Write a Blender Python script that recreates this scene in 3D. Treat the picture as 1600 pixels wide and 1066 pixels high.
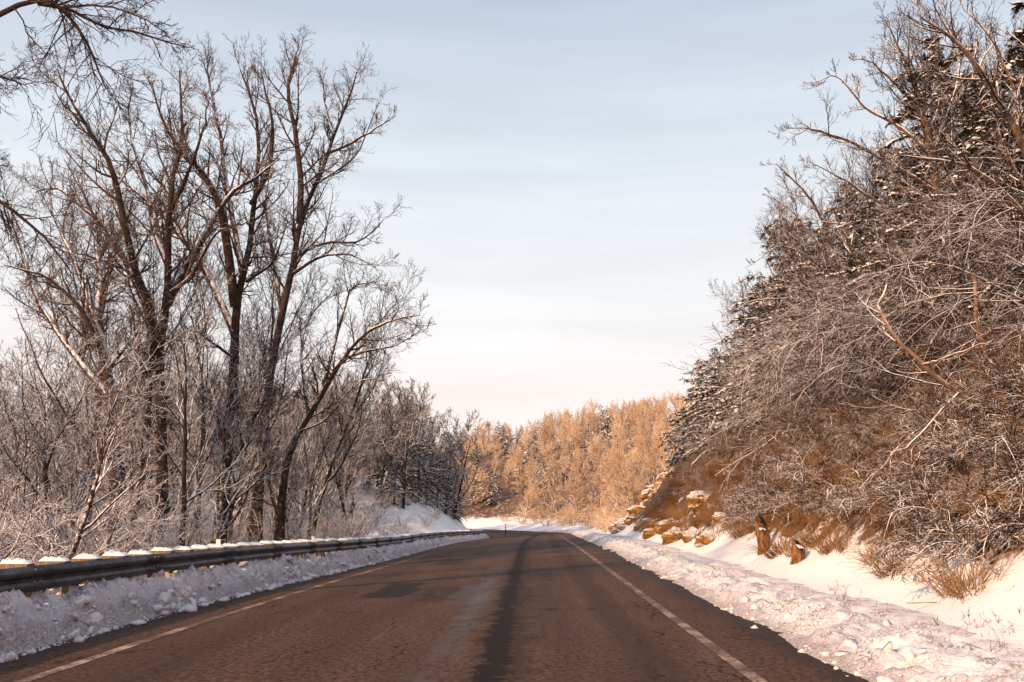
import bpy, math, numpy as np
from mathutils import Vector, Matrix
for o in list(bpy.data.objects): bpy.data.objects.remove(o)
SC = bpy.context.scene
COL = SC.collection
R = math.radians
RNG = np.random.default_rng(7)

# ------------------------------------------------------------------ camera, sky, sun, exposure
CAMZ = 1.65
FPX, PITCH, YAW = 1350.0, math.atan(267/1350), math.atan(29/1376)
cam = bpy.data.cameras.new('camera'); cam.sensor_width = 36; cam.lens = 36*FPX/1600
cam.clip_start = .1; cam.clip_end = 4000
camo = bpy.data.objects.new('camera', cam); COL.objects.link(camo)
camo.location = (0, 0, CAMZ); camo.rotation_euler = (math.pi/2+PITCH, 0, YAW)
SC.camera = camo
CAMM = np.array(camo.rotation_euler.to_matrix())

SUN_EL, SUN_AZ = 25.0, 222.0          # azimuth clockwise from +Y (the road ahead): behind and to the left
sd = Vector((math.sin(R(SUN_AZ))*math.cos(R(SUN_EL)), math.cos(R(SUN_AZ))*math.cos(R(SUN_EL)), math.sin(R(SUN_EL))))
sun = bpy.data.lights.new('sun', 'SUN'); sun.energy = 5.0; sun.angle = R(1.5); sun.color = (1, .64, .37)
suno = bpy.data.objects.new('sun', sun); COL.objects.link(suno)
suno.rotation_euler = sd.to_track_quat('Z', 'Y').to_euler()

W = bpy.data.worlds.new('World'); SC.world = W; W.use_nodes = True
nt = W.node_tree; nt.nodes.clear()
def wn(t, **k):
    n = nt.nodes.new(t)
    for a, b in k.items(): setattr(n, a, b)
    return n
sky = wn('ShaderNodeTexSky', sky_type='NISHITA', sun_disc=False)
sky.sun_elevation = R(SUN_EL); sky.sun_rotation = R(SUN_AZ); sky.air_density = 1.0; sky.dust_density = 1.5
tc = wn('ShaderNodeTexCoord'); sep = wn('ShaderNodeSeparateXYZ'); nt.links.new(tc.outputs['Generated'], sep.inputs[0])
ramp = wn('ShaderNodeValToRGB'); nt.links.new(sep.outputs['Z'], ramp.inputs[0])   # thin high cloud veil, pinkish low down, grey-blue higher up
el = ramp.color_ramp.elements
el[0].position = 0.0; el[0].color = (.96, .84, .79, 1)
el[1].position = .60; el[1].color = (.44, .51, .66, 1)
for p, c in ((.12, (.97, .865, .83)), (.24, (.86, .865, .865)), (.40, (.71, .765, .825))):
    e = el.new(p); e.color = (*c, 1)
mp = wn('ShaderNodeMapping'); mp.inputs['Scale'].default_value = (1.0, .8, 10.0); mp.inputs['Rotation'].default_value = (R(3), R(-4), 0)
nt.links.new(tc.outputs['Generated'], mp.inputs[0])
cn = wn('ShaderNodeTexNoise'); cn.inputs['Scale'].default_value = 1.7; cn.inputs['Detail'].default_value = 6; cn.inputs['Roughness'].default_value = .58
cn.inputs['Distortion'].default_value = .5
nt.links.new(mp.outputs[0], cn.inputs['Vector'])
cr = wn('ShaderNodeMapRange'); cr.inputs[1].default_value = .36; cr.inputs[2].default_value = .68; cr.inputs[3].default_value = .96; cr.inputs[4].default_value = 1.08
nt.links.new(cn.outputs[0], cr.inputs[0])
sc1 = wn('ShaderNodeVectorMath', operation='SCALE'); nt.links.new(ramp.outputs[0], sc1.inputs[0]); nt.links.new(cr.outputs[0], sc1.inputs['Scale'])
sc2 = wn('ShaderNodeVectorMath', operation='SCALE'); sc2.inputs['Scale'].default_value = 9.6; nt.links.new(sc1.outputs[0], sc2.inputs[0])
mx = wn('ShaderNodeMix', data_type='RGBA'); mx.inputs[0].default_value = .92
nt.links.new(sky.outputs[0], mx.inputs[6]); nt.links.new(sc2.outputs[0], mx.inputs[7])
bg = wn('ShaderNodeBackground'); bg.inputs[1].default_value = .1
out = wn('ShaderNodeOutputWorld'); nt.links.new(mx.outputs[2], bg.inputs[0]); nt.links.new(bg.outputs[0], out.inputs[0])

SC.view_settings.view_transform = 'Standard'; SC.view_settings.look = 'None'
SC.view_settings.exposure = .22; SC.view_settings.gamma = 1
SC.render.engine = 'CYCLES'; SC.cycles.max_bounces = 5; SC.cycles.diffuse_bounces = 3; SC.cycles.use_denoising = True
SC.render.film_transparent = False

# ------------------------------------------------------------------ helpers
def unproj(px, py, Y):
    """a point seen at photo pixel (px, py) that stands at world depth Y"""
    d = CAMM @ np.array([(px-800)/FPX, (533-py)/FPX, -1.0])
    return np.array([0, 0, CAMZ]) + d*(Y/d[1])
def sstep(a, b, x):
    u = np.clip((np.asarray(x, float)-a)/(b-a), 0, 1); return u*u*(3-2*u)
def _h(ix, iy, seed):
    n = (ix.astype(np.int64)*374761393 + iy.astype(np.int64)*668265263 + seed*974711) & 0x7fffffff
    n = ((n ^ (n >> 13))*1274126177) & 0x7fffffff
    return ((n ^ (n >> 16)) & 0xffff)/65535.0
def vnoise(x, y, seed=0):
    x = np.asarray(x, float); y = np.asarray(y, float)
    ix = np.floor(x); iy = np.floor(y); fx = x-ix; fy = y-iy
    fx = fx*fx*fx*(fx*(fx*6-15)+10); fy = fy*fy*fy*(fy*(fy*6-15)+10)
    a = _h(ix, iy, seed); b = _h(ix+1, iy, seed); c = _h(ix, iy+1, seed); d = _h(ix+1, iy+1, seed)
    return (a+(b-a)*fx)*(1-fy)+(c+(d-c)*fx)*fy-.5
def fbm(x, y, seed=0, oct=4, g=.5):
    v = 0; a = 1
    for i in range(oct):
        v = v + a*vnoise(x*2**i+17.3*i, y*2**i-9.1*i, seed+i); a *= g
    return v
def npmesh(name, V, F, smooth=False, mats=(), uv=None, attr=None, midx=None):
    """F: list of integer arrays, each (n, k) with k corners"""
    me = bpy.data.meshes.new(name)
    V = np.asarray(V, np.float32); F = [np.asarray(f, np.int32) for f in F if len(f)]
    me.vertices.add(len(V)); me.vertices.foreach_set('co', V.ravel())
    li = np.concatenate([f.ravel() for f in F]); tot = np.concatenate([np.full(len(f), f.shape[1], np.int32) for f in F])
    me.loops.add(len(li)); me.loops.foreach_set('vertex_index', li)
    st = np.zeros(len(tot), np.int32); st[1:] = np.cumsum(tot)[:-1]
    me.polygons.add(len(tot)); me.polygons.foreach_set('loop_start', st)
    try: me.polygons.foreach_set('loop_total', tot)
    except Exception: pass
    if smooth: me.polygons.foreach_set('use_smooth', np.ones(len(tot), bool))
    if uv is not None:
        l = me.uv_layers.new(name='UVMap'); l.data.foreach_set('uv', np.asarray(uv, np.float32)[li].ravel())
    if attr:
        for k, v in attr.items():
            a = me.attributes.new(k, 'FLOAT', 'POINT'); a.data.foreach_set('value', np.asarray(v, np.float32))
    for m in mats: me.materials.append(m)
    if midx is not None: me.polygons.foreach_set('material_index', np.asarray(midx, np.int32))
    me.update(calc_edges=True); me.validate()
    return me
def obj(name, me, parent=None, loc=(0, 0, 0)):
    o = bpy.data.objects.new(name, me); COL.objects.link(o); o.location = loc
    if parent is not None: o.parent = parent
    return o
def tag(o, label=None, cat=None, group=None, kind=None):
    if label: o['label'] = label
    if cat: o['category'] = cat
    if group: o['group'] = group
    if kind: o['kind'] = kind
    return o
def copy_tree(o, parent=None):
    c = o.copy(); COL.objects.link(c); c.parent = parent
    for ch in list(o.children): copy_tree(ch, c)
    return c
def gridfaces(nu, nv):
    i = np.arange(nu-1)[:, None]*nv+np.arange(nv-1)[None, :]
    return np.stack([i, i+nv, i+nv+1, i+1], -1).reshape(-1, 4)

# ------------------------------------------------------------------ materials
def mat(name, rough=.8, spec=.3):
    m = bpy.data.materials.new(name); m.use_nodes = True
    b = m.node_tree.nodes['Principled BSDF']; b.inputs['Roughness'].default_value = rough
    b.inputs['Specular IOR Level'].default_value = spec
    return m, m.node_tree, b
class NB:
    """small node builder"""
    def __init__(s, nt): s.nt = nt
    def n(s, t, **k):
        n = s.nt.nodes.new(t)
        for a, b in k.items(): setattr(n, a, b)
        return n
    def put(s, n, i, v):
        if hasattr(v, 'is_output') or isinstance(v, bpy.types.NodeSocket): s.nt.links.new(v, n.inputs[i])
        else: n.inputs[i].default_value = v
    def noise(s, scale, detail=4, rough=.5, vec=None, dist=0):
        n = s.n('ShaderNodeTexNoise'); n.inputs['Scale'].default_value = scale; n.inputs['Detail'].default_value = detail
        n.inputs['Roughness'].default_value = rough; n.inputs['Distortion'].default_value = dist
        if vec is not None: s.nt.links.new(vec, n.inputs['Vector'])
        return n.outputs[0]
    def math(s, op, a, b=0.0, clamp=False):
        n = s.n('ShaderNodeMath', operation=op, use_clamp=clamp); s.put(n, 0, a); s.put(n, 1, b); return n.outputs[0]
    def rng(s, v, a, b, c=0.0, d=1.0, smooth=True):
        n = s.n('ShaderNodeMapRange', interpolation_type='SMOOTHSTEP' if smooth else 'LINEAR')
        s.put(n, 0, v)
        for i, q in enumerate((a, b, c, d)): s.put(n, i+1, q)
        return n.outputs[0]
    def mix(s, f, a, b):
        n = s.n('ShaderNodeMix', data_type='RGBA'); s.put(n, 0, f)
        for i, q in ((6, a), (7, b)): s.put(n, i, (*q, 1) if isinstance(q, tuple) and len(q) == 3 else q)
        return n.outputs[2]
    def bump(s, h, strength=.5, dist=.02):
        n = s.n('ShaderNodeBump'); n.inputs['Strength'].default_value = strength; n.inputs['Distance'].default_value = dist
        s.nt.links.new(h, n.inputs['Height']); return n.outputs[0]
    def objco(s): return s.n('ShaderNodeTexCoord').outputs['Object']
    def worldpos(s): return s.n('ShaderNodeNewGeometry').outputs['Position']
    def nz(s):
        g = s.n('ShaderNodeNewGeometry'); q = s.n('ShaderNodeSeparateXYZ'); s.nt.links.new(g.outputs['Normal'], q.inputs[0]); return q.outputs['Z']
SNOW = (.86, .81, .81)
def bark_mat(name, c1, c2, lo, hi, amount, scale=6.0):
    """bark with snow resting on whatever faces up; amount 0..1 is how much of the upper side is covered"""
    m, t, b = mat(name, .9, .1); q = NB(t)
    co = q.objco()
    n1 = q.noise(scale, 5, .65, co); n2 = q.noise(1.1, 3, .6, co)
    base = q.mix(q.rng(n1, .3, .7), c1, c2)
    oi_ = q.n('ShaderNodeObjectInfo'); hs = q.n('ShaderNodeHueSaturation'); t.links.new(base, hs.inputs['Color'])
    t.links.new(q.rng(oi_.outputs['Random'], 0, 1, .72, 1.28, False), hs.inputs['Value']); t.links.new(q.rng(oi_.outputs['Random'], 0, 1, 1.1, .82, False), hs.inputs['Saturation']); base = hs.outputs[0]
    z = q.nz()
    f = q.rng(q.math('ADD', z, q.rng(n1, .3, .7, -.18, .18)), lo, hi)
    f = q.math('MULTIPLY', f, q.rng(n2, .62-amount*.5, .72-amount*.5))
    t.links.new(q.mix(f, base, SNOW), b.inputs['Base Color'])
    return m
M = {}
M['bark_tall'] = bark_mat('bark_tall', (.030, .019, .016), (.080, .050, .038), .15, .55, .5)
M['twig_tall'] = bark_mat('twig_tall', (.055, .032, .028), (.12, .070, .055), .3, .65, .42, 3)
M['bark_wood'] = bark_mat('bark_wood', (.026, .016, .013), (.070, .043, .034), .1, .5, .62)
M['twig_snow'] = bark_mat('twig_snow', (.042, .022, .020), (.085, .046, .040), -.05, .28, .88, 3)
M['bark_bough'] = bark_mat('bark_bough', (.022, .013, .011), (.060, .036, .028), .6, .9, .2)
M['twig_bough'] = bark_mat('twig_bough', (.030, .018, .016), (.065, .04, .034), .6, .9, .2, 3)
M['fine_tall'] = bark_mat('fine_tall', (.045, .026, .022), (.10, .058, .045), .4, .75, .35, 3)
M['fine_snow'] = bark_mat('fine_snow', (.045, .024, .022), (.095, .052, .045), -.05, .3, .85, 3)
M['fine_wood'] = bark_mat('fine_wood', (.036, .020, .018), (.080, .044, .037), .2, .55, .52, 3)
M['fine_bank'] = bark_mat('fine_bank', (.026, .012, .008), (.066, .031, .018), .25, .6, .42, 3)
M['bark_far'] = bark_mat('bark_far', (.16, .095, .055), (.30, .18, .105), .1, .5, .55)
M['twig_far'] = bark_mat('twig_far', (.54, .31, .125), (.72, .45, .20), .15, .65, .6, 2)  # far hill's golden sunlight put into its bark and twig colours
M['bark_bank'] = bark_mat('bark_bank', (.05, .026, .015), (.13, .068, .036), .05, .45, .62)
M['twig_bank'] = bark_mat('twig_bank', (.040, .020, .013), (.09, .046, .028), .0, .35, .78, 3)
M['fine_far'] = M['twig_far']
M['brush'] = bark_mat('brush', (.050, .020, .010), (.13, .058, .026), .2, .65, .42, 4)
M['orange_bark'] = bark_mat('orange_bark', (.17, .092, .052), (.30, .17, .10), .2, .6, .6, 5)
m, t, b = mat('dead_leaf', .85, .2); q = NB(t); oi = q.noise(2.3, 3, .6, q.worldpos())
t.links.new(q.mix(q.rng(oi, .3, .7), (.11, .045, .018), (.26, .13, .052)), b.inputs['Base Color']); M['dead_leaf'] = m
m, t, b = mat('dead_grass', .8, .2); q = NB(t); oi = q.n('ShaderNodeObjectInfo').outputs['Random']
t.links.new(q.mix(oi, (.17, .075, .026), (.36, .20, .075)), b.inputs['Base Color']); M['grass'] = m
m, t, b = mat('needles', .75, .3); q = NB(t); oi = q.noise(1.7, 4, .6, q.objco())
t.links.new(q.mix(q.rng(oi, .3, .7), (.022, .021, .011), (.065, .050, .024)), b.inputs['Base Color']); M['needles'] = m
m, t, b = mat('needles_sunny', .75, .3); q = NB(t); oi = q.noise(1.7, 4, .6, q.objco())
t.links.new(q.mix(q.rng(oi, .3, .7), (.06, .042, .014), (.17, .115, .035)), b.inputs['Base Color']); M['needles_sunny'] = m  # sunlight on the far conifers put into a lighter, golden needle colour
m, t, b = mat('branch_snow', .75, .25); q = NB(t)
b.inputs['Base Color'].default_value = (*SNOW, 1); M['branch_snow'] = m
t.links.new(q.bump(q.noise(9, 4, .6, q.objco()), .6, .05), b.inputs['Normal'])
# ploughed snow
def snow_mat(name, dirt=(.30, .23, .20), lo=.52, hi=.78, top=(.86, .85, .87), splash=False):
    m, t, b = mat(name, .6, .35); q = NB(t); p = q.worldpos()
    n1 = q.noise(2.2, 6, .62, p); n2 = q.noise(28, 4, .6, p)
    d = q.math('MULTIPLY', q.rng(n1, lo, hi), q.rng(n2, .35, .62))
    if splash:
        u_ = q.n('ShaderNodeUVMap'); x_ = q.n('ShaderNodeSeparateXYZ'); t.links.new(u_.outputs[0], x_.inputs[0])
        tz = q.rng(q.math('ADD', q.math('ABSOLUTE', x_.outputs[0]), q.math('MULTIPLY', q.math('SUBTRACT', n1, .5), .8)), 4.72, 5.35, 1, 0)
        d = q.math('MAXIMUM', d, q.math('MULTIPLY', tz, q.rng(n2, .25, .65, .35, .95)))
    t.links.new(q.mix(d, top, dirt), b.inputs['Base Color'])
    t.links.new(q.bump(q.math('ADD', n2, q.math('MULTIPLY', q.noise(90, 3, .6, p), .5)), .55, .035), b.inputs['Normal'])
    return m
M['snow_bank'] = snow_mat('ploughed_snow', (.26, .19, .165), .34, .66, (.84, .81, .82), True)
M['snow_lump'] = snow_mat('snow_lump', (.26, .19, .165), .4, .75, (.80, .76, .77))
M['snow_shade_tint'] = snow_mat('shade_tinted_snow', (.20, .15, .135), .36, .68, (.76, .67, .665), True)  # left bank's shade put into a darker, mauve snow colour; splashed dirt too
M['tinted_lump'] = snow_mat('tinted_lump', (.26, .20, .18), .4, .75, (.82, .75, .74))  # lumps take a lighter step of the left bank's shade tint
M['snow_cap'] = snow_mat('snow_cap', (.6, .55, .5), .7, .9)
# ground: snow with bare soil where it is steep and marked
m, t, b = mat('snowy_ground', .75, .25); q = NB(t); p = q.worldpos()
at = q.n('ShaderNodeAttribute', attribute_name='soil')
n1 = q.noise(1.6, 7, .68, p); n2 = q.noise(11, 5, .65, p); n3 = q.noise(.5, 4, .6, p)
sm = q.rng(q.math('ADD', q.math('MULTIPLY', at.outputs['Fac'], .47), q.math('ADD', q.math('MULTIPLY', n1, .8), q.math('MULTIPLY', n2, .35))), .84, 1.0)
soil = q.mix(q.rng(n2, .3, .7), (.055, .026, .012), (.19, .095, .036))
t.links.new(q.mix(sm, (.86, .83, .83), soil), b.inputs['Base Color'])
t.links.new(q.bump(q.math('ADD', n2, q.math('MULTIPLY', q.noise(55, 4, .6, p), .4)), .6, .05), b.inputs['Normal'])
M['ground'] = m
# rock
m, t, b = mat('ochre_rock', .85, .2); q = NB(t); p = q.objco()
n1 = q.noise(1.3, 6, .65, p); n2 = q.noise(7, 5, .65, p); z = q.nz()
rk = q.mix(q.rng(n1, .35, .65), (.14, .07, .024), (.50, .265, .07))
rk = q.mix(q.rng(n2, .46, .66), rk, (.07, .04, .022))
sn = q.rng(q.math('ADD', z, q.math('MULTIPLY', q.math('SUBTRACT', n2, .5), 1.2)), .60, .80)
t.links.new(q.mix(sn, rk, SNOW), b.inputs['Base Color'])
t.links.new(q.bump(n2, .8, .12), b.inputs['Normal']); M['rock'] = m
# painted steel rail
m, t, b = mat('weathered_steel', .5, .4); q = NB(t); p = q.worldpos()
b.inputs['Metallic'].default_value = .35
t.links.new(q.mix(q.rng(q.noise(3, 6, .65, p), .35, .7), (.035, .031, .034), (.10, .090, .092)), b.inputs['Base Color'])
t.links.new(q.rng(q.noise(14, 4, .6, p), .3, .7, .35, .6), b.inputs['Roughness']); M['steel'] = m
m, t, b = mat('bolt_steel', .5, .5); b.inputs['Base Color'].default_value = (.22, .2, .19, 1); M['bolt'] = m
m, t, b = mat('post_timber', .85, .15); q = NB(t); p = q.objco()
mpn = q.n('ShaderNodeMapping'); mpn.inputs['Scale'].default_value = (30, 30, 3); t.links.new(p, mpn.inputs[0])
t.links.new(q.mix(q.rng(q.noise(1, 5, .6, mpn.outputs[0]), .3, .7), (.13, .08, .042), (.36, .24, .13)), b.inputs['Base Color']); M['timber'] = m
m, t, b = mat('stump_wood', .9, .1); q = NB(t); p = q.objco()
mpn = q.n('ShaderNodeMapping'); mpn.inputs['Scale'].default_value = (22, 22, 4); t.links.new(p, mpn.inputs[0])
nn_ = q.noise(1, 6, .7, mpn.outputs[0])
t.links.new(q.mix(q.rng(nn_, .35, .65), (.06, .03, .015), (.34, .17, .07)), b.inputs['Base Color']); t.links.new(q.bump(nn_, .9, .04), b.inputs['Normal']); M['stump'] = m
m, t, b = mat('reflector_white', .4, .5); b.inputs['Base Color'].default_value = (.8, .78, .74, 1); M['reflector'] = m
m, t, b = mat('dark_paint', .6, .4); b.inputs['Base Color'].default_value = (.05, .04, .035, 1); M['dark'] = m
# asphalt; the UV map holds (distance across, distance along) in metres
m, t, b = mat('asphalt', .62, .4); q = NB(t)
uvn = q.n('ShaderNodeUVMap'); sx = q.n('ShaderNodeSeparateXYZ'); t.links.new(uvn.outputs[0], sx.inputs[0]); U, Vv = sx.outputs[0], sx.outputs[1]
uv = uvn.outputs[0]
def stretch(sx_, sy_):
    n = q.n('ShaderNodeMapping'); n.inputs['Scale'].default_value = (sx_, sy_, 1); t.links.new(uv, n.inputs[0]); return n.outputs[0]
agg = q.noise(13, 6, .85, uv); agg2 = q.noise(45, 3, .7, uv); big = q.noise(.5, 5, .6, stretch(1.6, .35))
edge = q.noise(1.0, 6, .7, stretch(1.6, 1.2)); fine = q.noise(1.0, 5, .65, stretch(5, .25)); rag = q.noise(1, 8, .85, stretch(.9, 1.7))
base = q.mix(q.rng(agg, .41, .59), (.024, .0115, .0072), (.158, .085, .054))
base = q.mix(q.rng(agg2, .52, .75, 0, .6), base, (.23, .145, .10))
base = q.mix(q.rng(big, .35, .7, 0, .5), base, (.052, .027, .018))
base = q.mix(q.rng(fine, .5, .75, 0, .4), base, (.13, .072, .047))
def band(c, w, soft, wob=.0, src=None):
    u = q.math('ADD', q.math('SUBTRACT', U, c), q.math('MULTIPLY', q.math('SUBTRACT', src if src is not None else edge, .5), wob))
    return q.rng(q.math('ABSOLUTE', u), w, w+soft, 1, 0)
for c, k_ in ((2.75, .5), (-2.6, .3), (1.75, .22), (-1.0, .2)):          # wheel tracks
    base = q.mix(q.math('MULTIPLY', band(c, .10, .34, .3), k_), base, (.030, .0155, .011))
# pale polished strip beside the seam, in ragged stretches
wet = q.math('MULTIPLY', band(.38, .06, .22, 1.0, rag), q.math('MULTIPLY', q.rng(q.noise(1, 5, .75, stretch(.4, .22)), .42, .56), q.rng(Vv, 22, 32, 1, .2)))
base = q.mix(q.math('MULTIPLY', wet, .7), base, (.078, .066, .070))
def box(u0, u1, v0, v1, s):
    du = q.math('SUBTRACT', q.math('ABSOLUTE', q.math('SUBTRACT', q.math('ADD', U, q.math('MULTIPLY', q.math('SUBTRACT', edge, .5), 1.0)), (u0+u1)/2)), (u1-u0)/2)
    dv = q.math('SUBTRACT', q.math('ABSOLUTE', q.math('SUBTRACT', q.math('ADD', Vv, q.math('MULTIPLY', q.math('SUBTRACT', rag, .5), 3.0)), (v0+v1)/2)), (v1-v0)/2)
    return q.rng(q.math('MAXIMUM', du, dv), 0, s, 1, 0)
base = q.mix(q.math('MULTIPLY', box(-1.95, -1.2, 17.8, 22.0, .12), .92), base, (.018, .0135, .014))
base = q.mix(q.math('MULTIPLY', box(-.65, -.2, 17.2, 20.5, .5), .6), base, (.026, .0165, .014))
base = q.mix(q.math('MULTIPLY', box(-.15, .58, 16.4, 21.0, .08), .72), base, (.090, .075, .078))
base = q.mix(q.math('MULTIPLY', box(-1.9, -1.4, 31, 36, .4), .7), base, (.025, .016, .013))
# rag-edged dark tar along the lane seam
tar = q.math('MAXIMUM', band(.98, .15, .03, 1.15, rag), q.math('MULTIPLY', band(1.06, .26, .14, 1.5, rag), .5))
base = q.mix(q.math('MULTIPLY', tar, .95), base, q.mix(q.rng(agg, .35, .8), (.004, .0022, .0015), (.020, .010, .0065)))
vor = q.n('ShaderNodeTexVoronoi', feature='DISTANCE_TO_EDGE'); vor.inputs['Scale'].default_value = .38
vm = q.n('ShaderNodeVectorMath', operation='ADD'); t.links.new(stretch(1.5, .6), vm.inputs[0])
nv = q.n('ShaderNodeTexNoise'); nv.inputs['Scale'].default_value = 2.2; nv.inputs['Detail'].default_value = 5; t.links.new(uv, nv.inputs['Vector']); t.links.new(nv.outputs['Color'], vm.inputs[1]); t.links.new(vm.outputs[0], vor.inputs['Vector'])
crk = q.math('MULTIPLY', q.rng(vor.outputs['Distance'], .004, .016, 1, 0), q.rng(q.noise(.35, 3, .6, uv), .46, .56))
base = q.mix(q.math('MULTIPLY', crk, .8), base, (.010, .006, .0045))
salt = q.math('MULTIPLY', q.rng(q.noise(1, 6, .7, stretch(2.4, .3)), .52, .72), q.rng(agg2, .35, .6))
base = q.mix(q.math('MULTIPLY', salt, .30), base, (.20, .135, .105))
jn = q.math('MULTIPLY', q.rng(q.math('ABSOLUTE', q.math('SUBTRACT', Vv, q.math('ADD', 36.0, q.math('MULTIPLY', edge, .4)))), .05, .3, 1, 0), q.rng(U, 1.6, 2.2))
base = q.mix(q.math('MULTIPLY', jn, .7), base, (.22, .14, .10))
sh = q.math('MAXIMUM', q.rng(q.math('ADD', U, q.math('MULTIPLY', edge, .5)), 4.45, 4.85), q.rng(q.math('ADD', U, q.math('MULTIPLY', edge, .4)), -3.95, -4.3))
base = q.mix(q.math('MULTIPLY', sh, .8), base, q.mix(q.rng(agg, .36, .66), (.012, .007, .005), (.058, .036, .028)))
t.links.new(base, b.inputs['Base Color']); b.inputs['Specular IOR Level'].default_value = .16
t.links.new(q.math('SUBTRACT', q.rng(agg, .2, .8, .7, .9), q.math('MULTIPLY', q.math('MAXIMUM', wet, q.math('MULTIPLY', sh, .6)), .22)), b.inputs['Roughness'])
t.links.new(q.bump(q.math('ADD', agg, q.math('MULTIPLY', agg2, .6)), .9, .012), b.inputs['Normal']); M['asphalt'] = m
# worn line paint
m, t, b = mat('line_paint', .7, .3); q = NB(t)
uvn = q.n('ShaderNodeUVMap'); uv = uvn.outputs[0]
w1 = q.noise(24, 4, .8, uv); w2 = q.noise(1.3, 6, .7, uv)
wr = q.rng(q.math('ADD', q.math('MULTIPLY', w1, .6), q.math('MULTIPLY', w2, .9)), .58, .80)
t.links.new(q.mix(wr, (.46, .33, .25), (.10, .058, .04)), b.inputs['Base Color'])
t.links.new(q.bump(w1, .5, .006), b.inputs['Normal']); M['paint'] = m

# ------------------------------------------------------------------ the road's course
DS = .5
S = np.arange(-20, 330+DS, DS)
theta = .030*sstep(45, 80, S)
kap = sstep(94, 112, S)/72.0
theta = theta - np.cumsum(kap)*DS
theta = np.maximum(theta, -2.2)
CX = np.cumsum(np.sin(theta))*DS; CY = np.cumsum(np.cos(theta))*DS
i0 = int(np.argmin(np.abs(S))); CX = CX-CX[i0]-1.4; CY = CY-CY[i0]
def road_pt(s, t):
    x = np.interp(s, S, CX); y = np.interp(s, S, CY); th = np.interp(s, S, theta)
    return x+np.cos(th)*t, y-np.sin(th)*t
def zr(s): return -1.25*sstep(38, 140, s)
def ee(s): return .055*sstep(10, 50, s)
def road_z(s, t): return zr(s)+ee(s)*(np.clip(t, -7, 5.5)-3.63)
def to_st(x, y):
    x = np.asarray(x, float).ravel(); y = np.asarray(y, float).ravel()
    s = np.empty_like(x); t = np.empty_like(x)
    for a in range(0, len(x), 4000):
        d = (x[a:a+4000, None]-CX[None])**2+(y[a:a+4000, None]-CY[None])**2
        k = d.argmin(1); th = theta[k]
        dx = x[a:a+4000]-CX[k]; dy = y[a:a+4000]-CY[k]
        s[a:a+4000] = S[k]+dx*np.sin(th)+dy*np.cos(th)
        t[a:a+4000] = np.sign(dx*np.cos(th)-dy*np.sin(th))*np.sqrt(np.maximum(d.min(1)-(dx*np.sin(th)+dy*np.cos(th))**2, 0))
    return s, t
LE, RE = 4.65, 4.75
def ground(x, y, full=False):
    shp = np.shape(x); x = np.asarray(x, float).ravel(); y = np.asarray(y, float).ravel()
    s, t = to_st(x, y)
    z = road_z(s, t)
    L = np.maximum(-t-LE, 0); Q = np.maximum(t-RE, 0)
    near = sstep(.3, 2.5, np.maximum(L, Q))
    # left: falls away behind the rail, then a ridge with a cut face from s = 70 on
    ridge = sstep(66, 97, s)
    zl = -1.0*sstep(2.4, 7, L)*(1-ridge)+.25*sstep(0, 1.2, L)
    zl = zl+ridge*np.interp(L, [0, 1.9, 6.5, 14, 40, 90], [0, 0, 4.6, 6.6, 9.5, 12])
    zl = zl+sstep(15, 60, L)*.05*L*(1-ridge)
    # right: ditch, bank, hillside up to a rock nose near s = 70
    mask = 1-.93*sstep(64, 80, s-.12*Q)
    zq = mask*np.interp(Q, [0, 1.4, 2.4, 3.1, 3.8, 6.3, 10, 19, 40, 80], [0, .10, .24, .62, 1.35, 3.9, 5.6, 10, 18, 27])
    far = sstep(92, 118, s)*np.interp(Q, [0, 4, 12, 30, 60, 100, 150, 260], [0, .5, 1.8, 7.8, 16.5, 23.5, 27, 30])
    far = far*(.8+.25*sstep(-40, 60, x))
    zq = zq+far
    rough = fbm(x*.35, y*.35, 3, 4)*.5+fbm(x*1.4, y*1.4, 9, 4)*.22
    bankrough = fbm(x*1.1, y*.9, 21, 5, .6)*.9*sstep(3, 5, Q)*mask*(1-sstep(60, 100, y)*.3)
    z = z+np.where(t < 0, zl, zq)+rough*near*np.where(t < 0, .8, .25+.75*sstep(3.5, 6, Q))+bankrough
    inroad = (t > -LE-.2) & (t < RE+.2)
    z = np.where(inroad, z-.07, z)
    if full:
        soil = np.where(t > 0, mask*sstep(2.5, 4.0, Q)*(1-.5*sstep(11, 20, Q)), .0)
        soil = np.maximum(soil, np.where(t < 0, ridge*sstep(2.2, 4.5, L)*.42+(1-ridge)*sstep(3, 9, L)*.5, 0))
        soil = np.maximum(soil, np.where((t > 0), sstep(92, 118, s)*sstep(5, 12, Q)*.95, 0))
        return z.reshape(shp), soil.reshape(shp), s, t
    return z.reshape(shp)
def gz(x, y): return float(ground(np.array([x]), np.array([y]))[0])

# ground sheet: fine near the road, coarse far away, out past the horizon of the hills
def axis(pts):
    out = []
    for (a, b, h) in pts: out += list(np.arange(a, b, h))
    out.append(pts[-1][1]); return np.array(out)
gx = axis([(-900, -300, 60), (-300, -120, 15), (-120, -40, 4), (-40, -12, .9), (-12, 14, .34), (14, 30, .8), (30, 80, 3), (80, 200, 10), (200, 900, 50)])
gy = axis([(-60, -5, 5), (-5, 2, 1), (2, 40, .36), (40, 90, .6), (90, 150, 1.2), (150, 300, 5), (300, 700, 25), (700, 1500, 100)])
GX, GY = np.meshgrid(gx, gy, indexing='ij')
GZ, SOIL, _s, _t = ground(GX, GY, True)
me = npmesh('ground', np.stack([GX, GY, GZ], -1).reshape(-1, 3), [gridfaces(len(gx), len(gy))[:, ::-1]], True, [M['ground']], attr={'soil': SOIL.ravel()})
tag(obj('ground', me), kind='structure')

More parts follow.
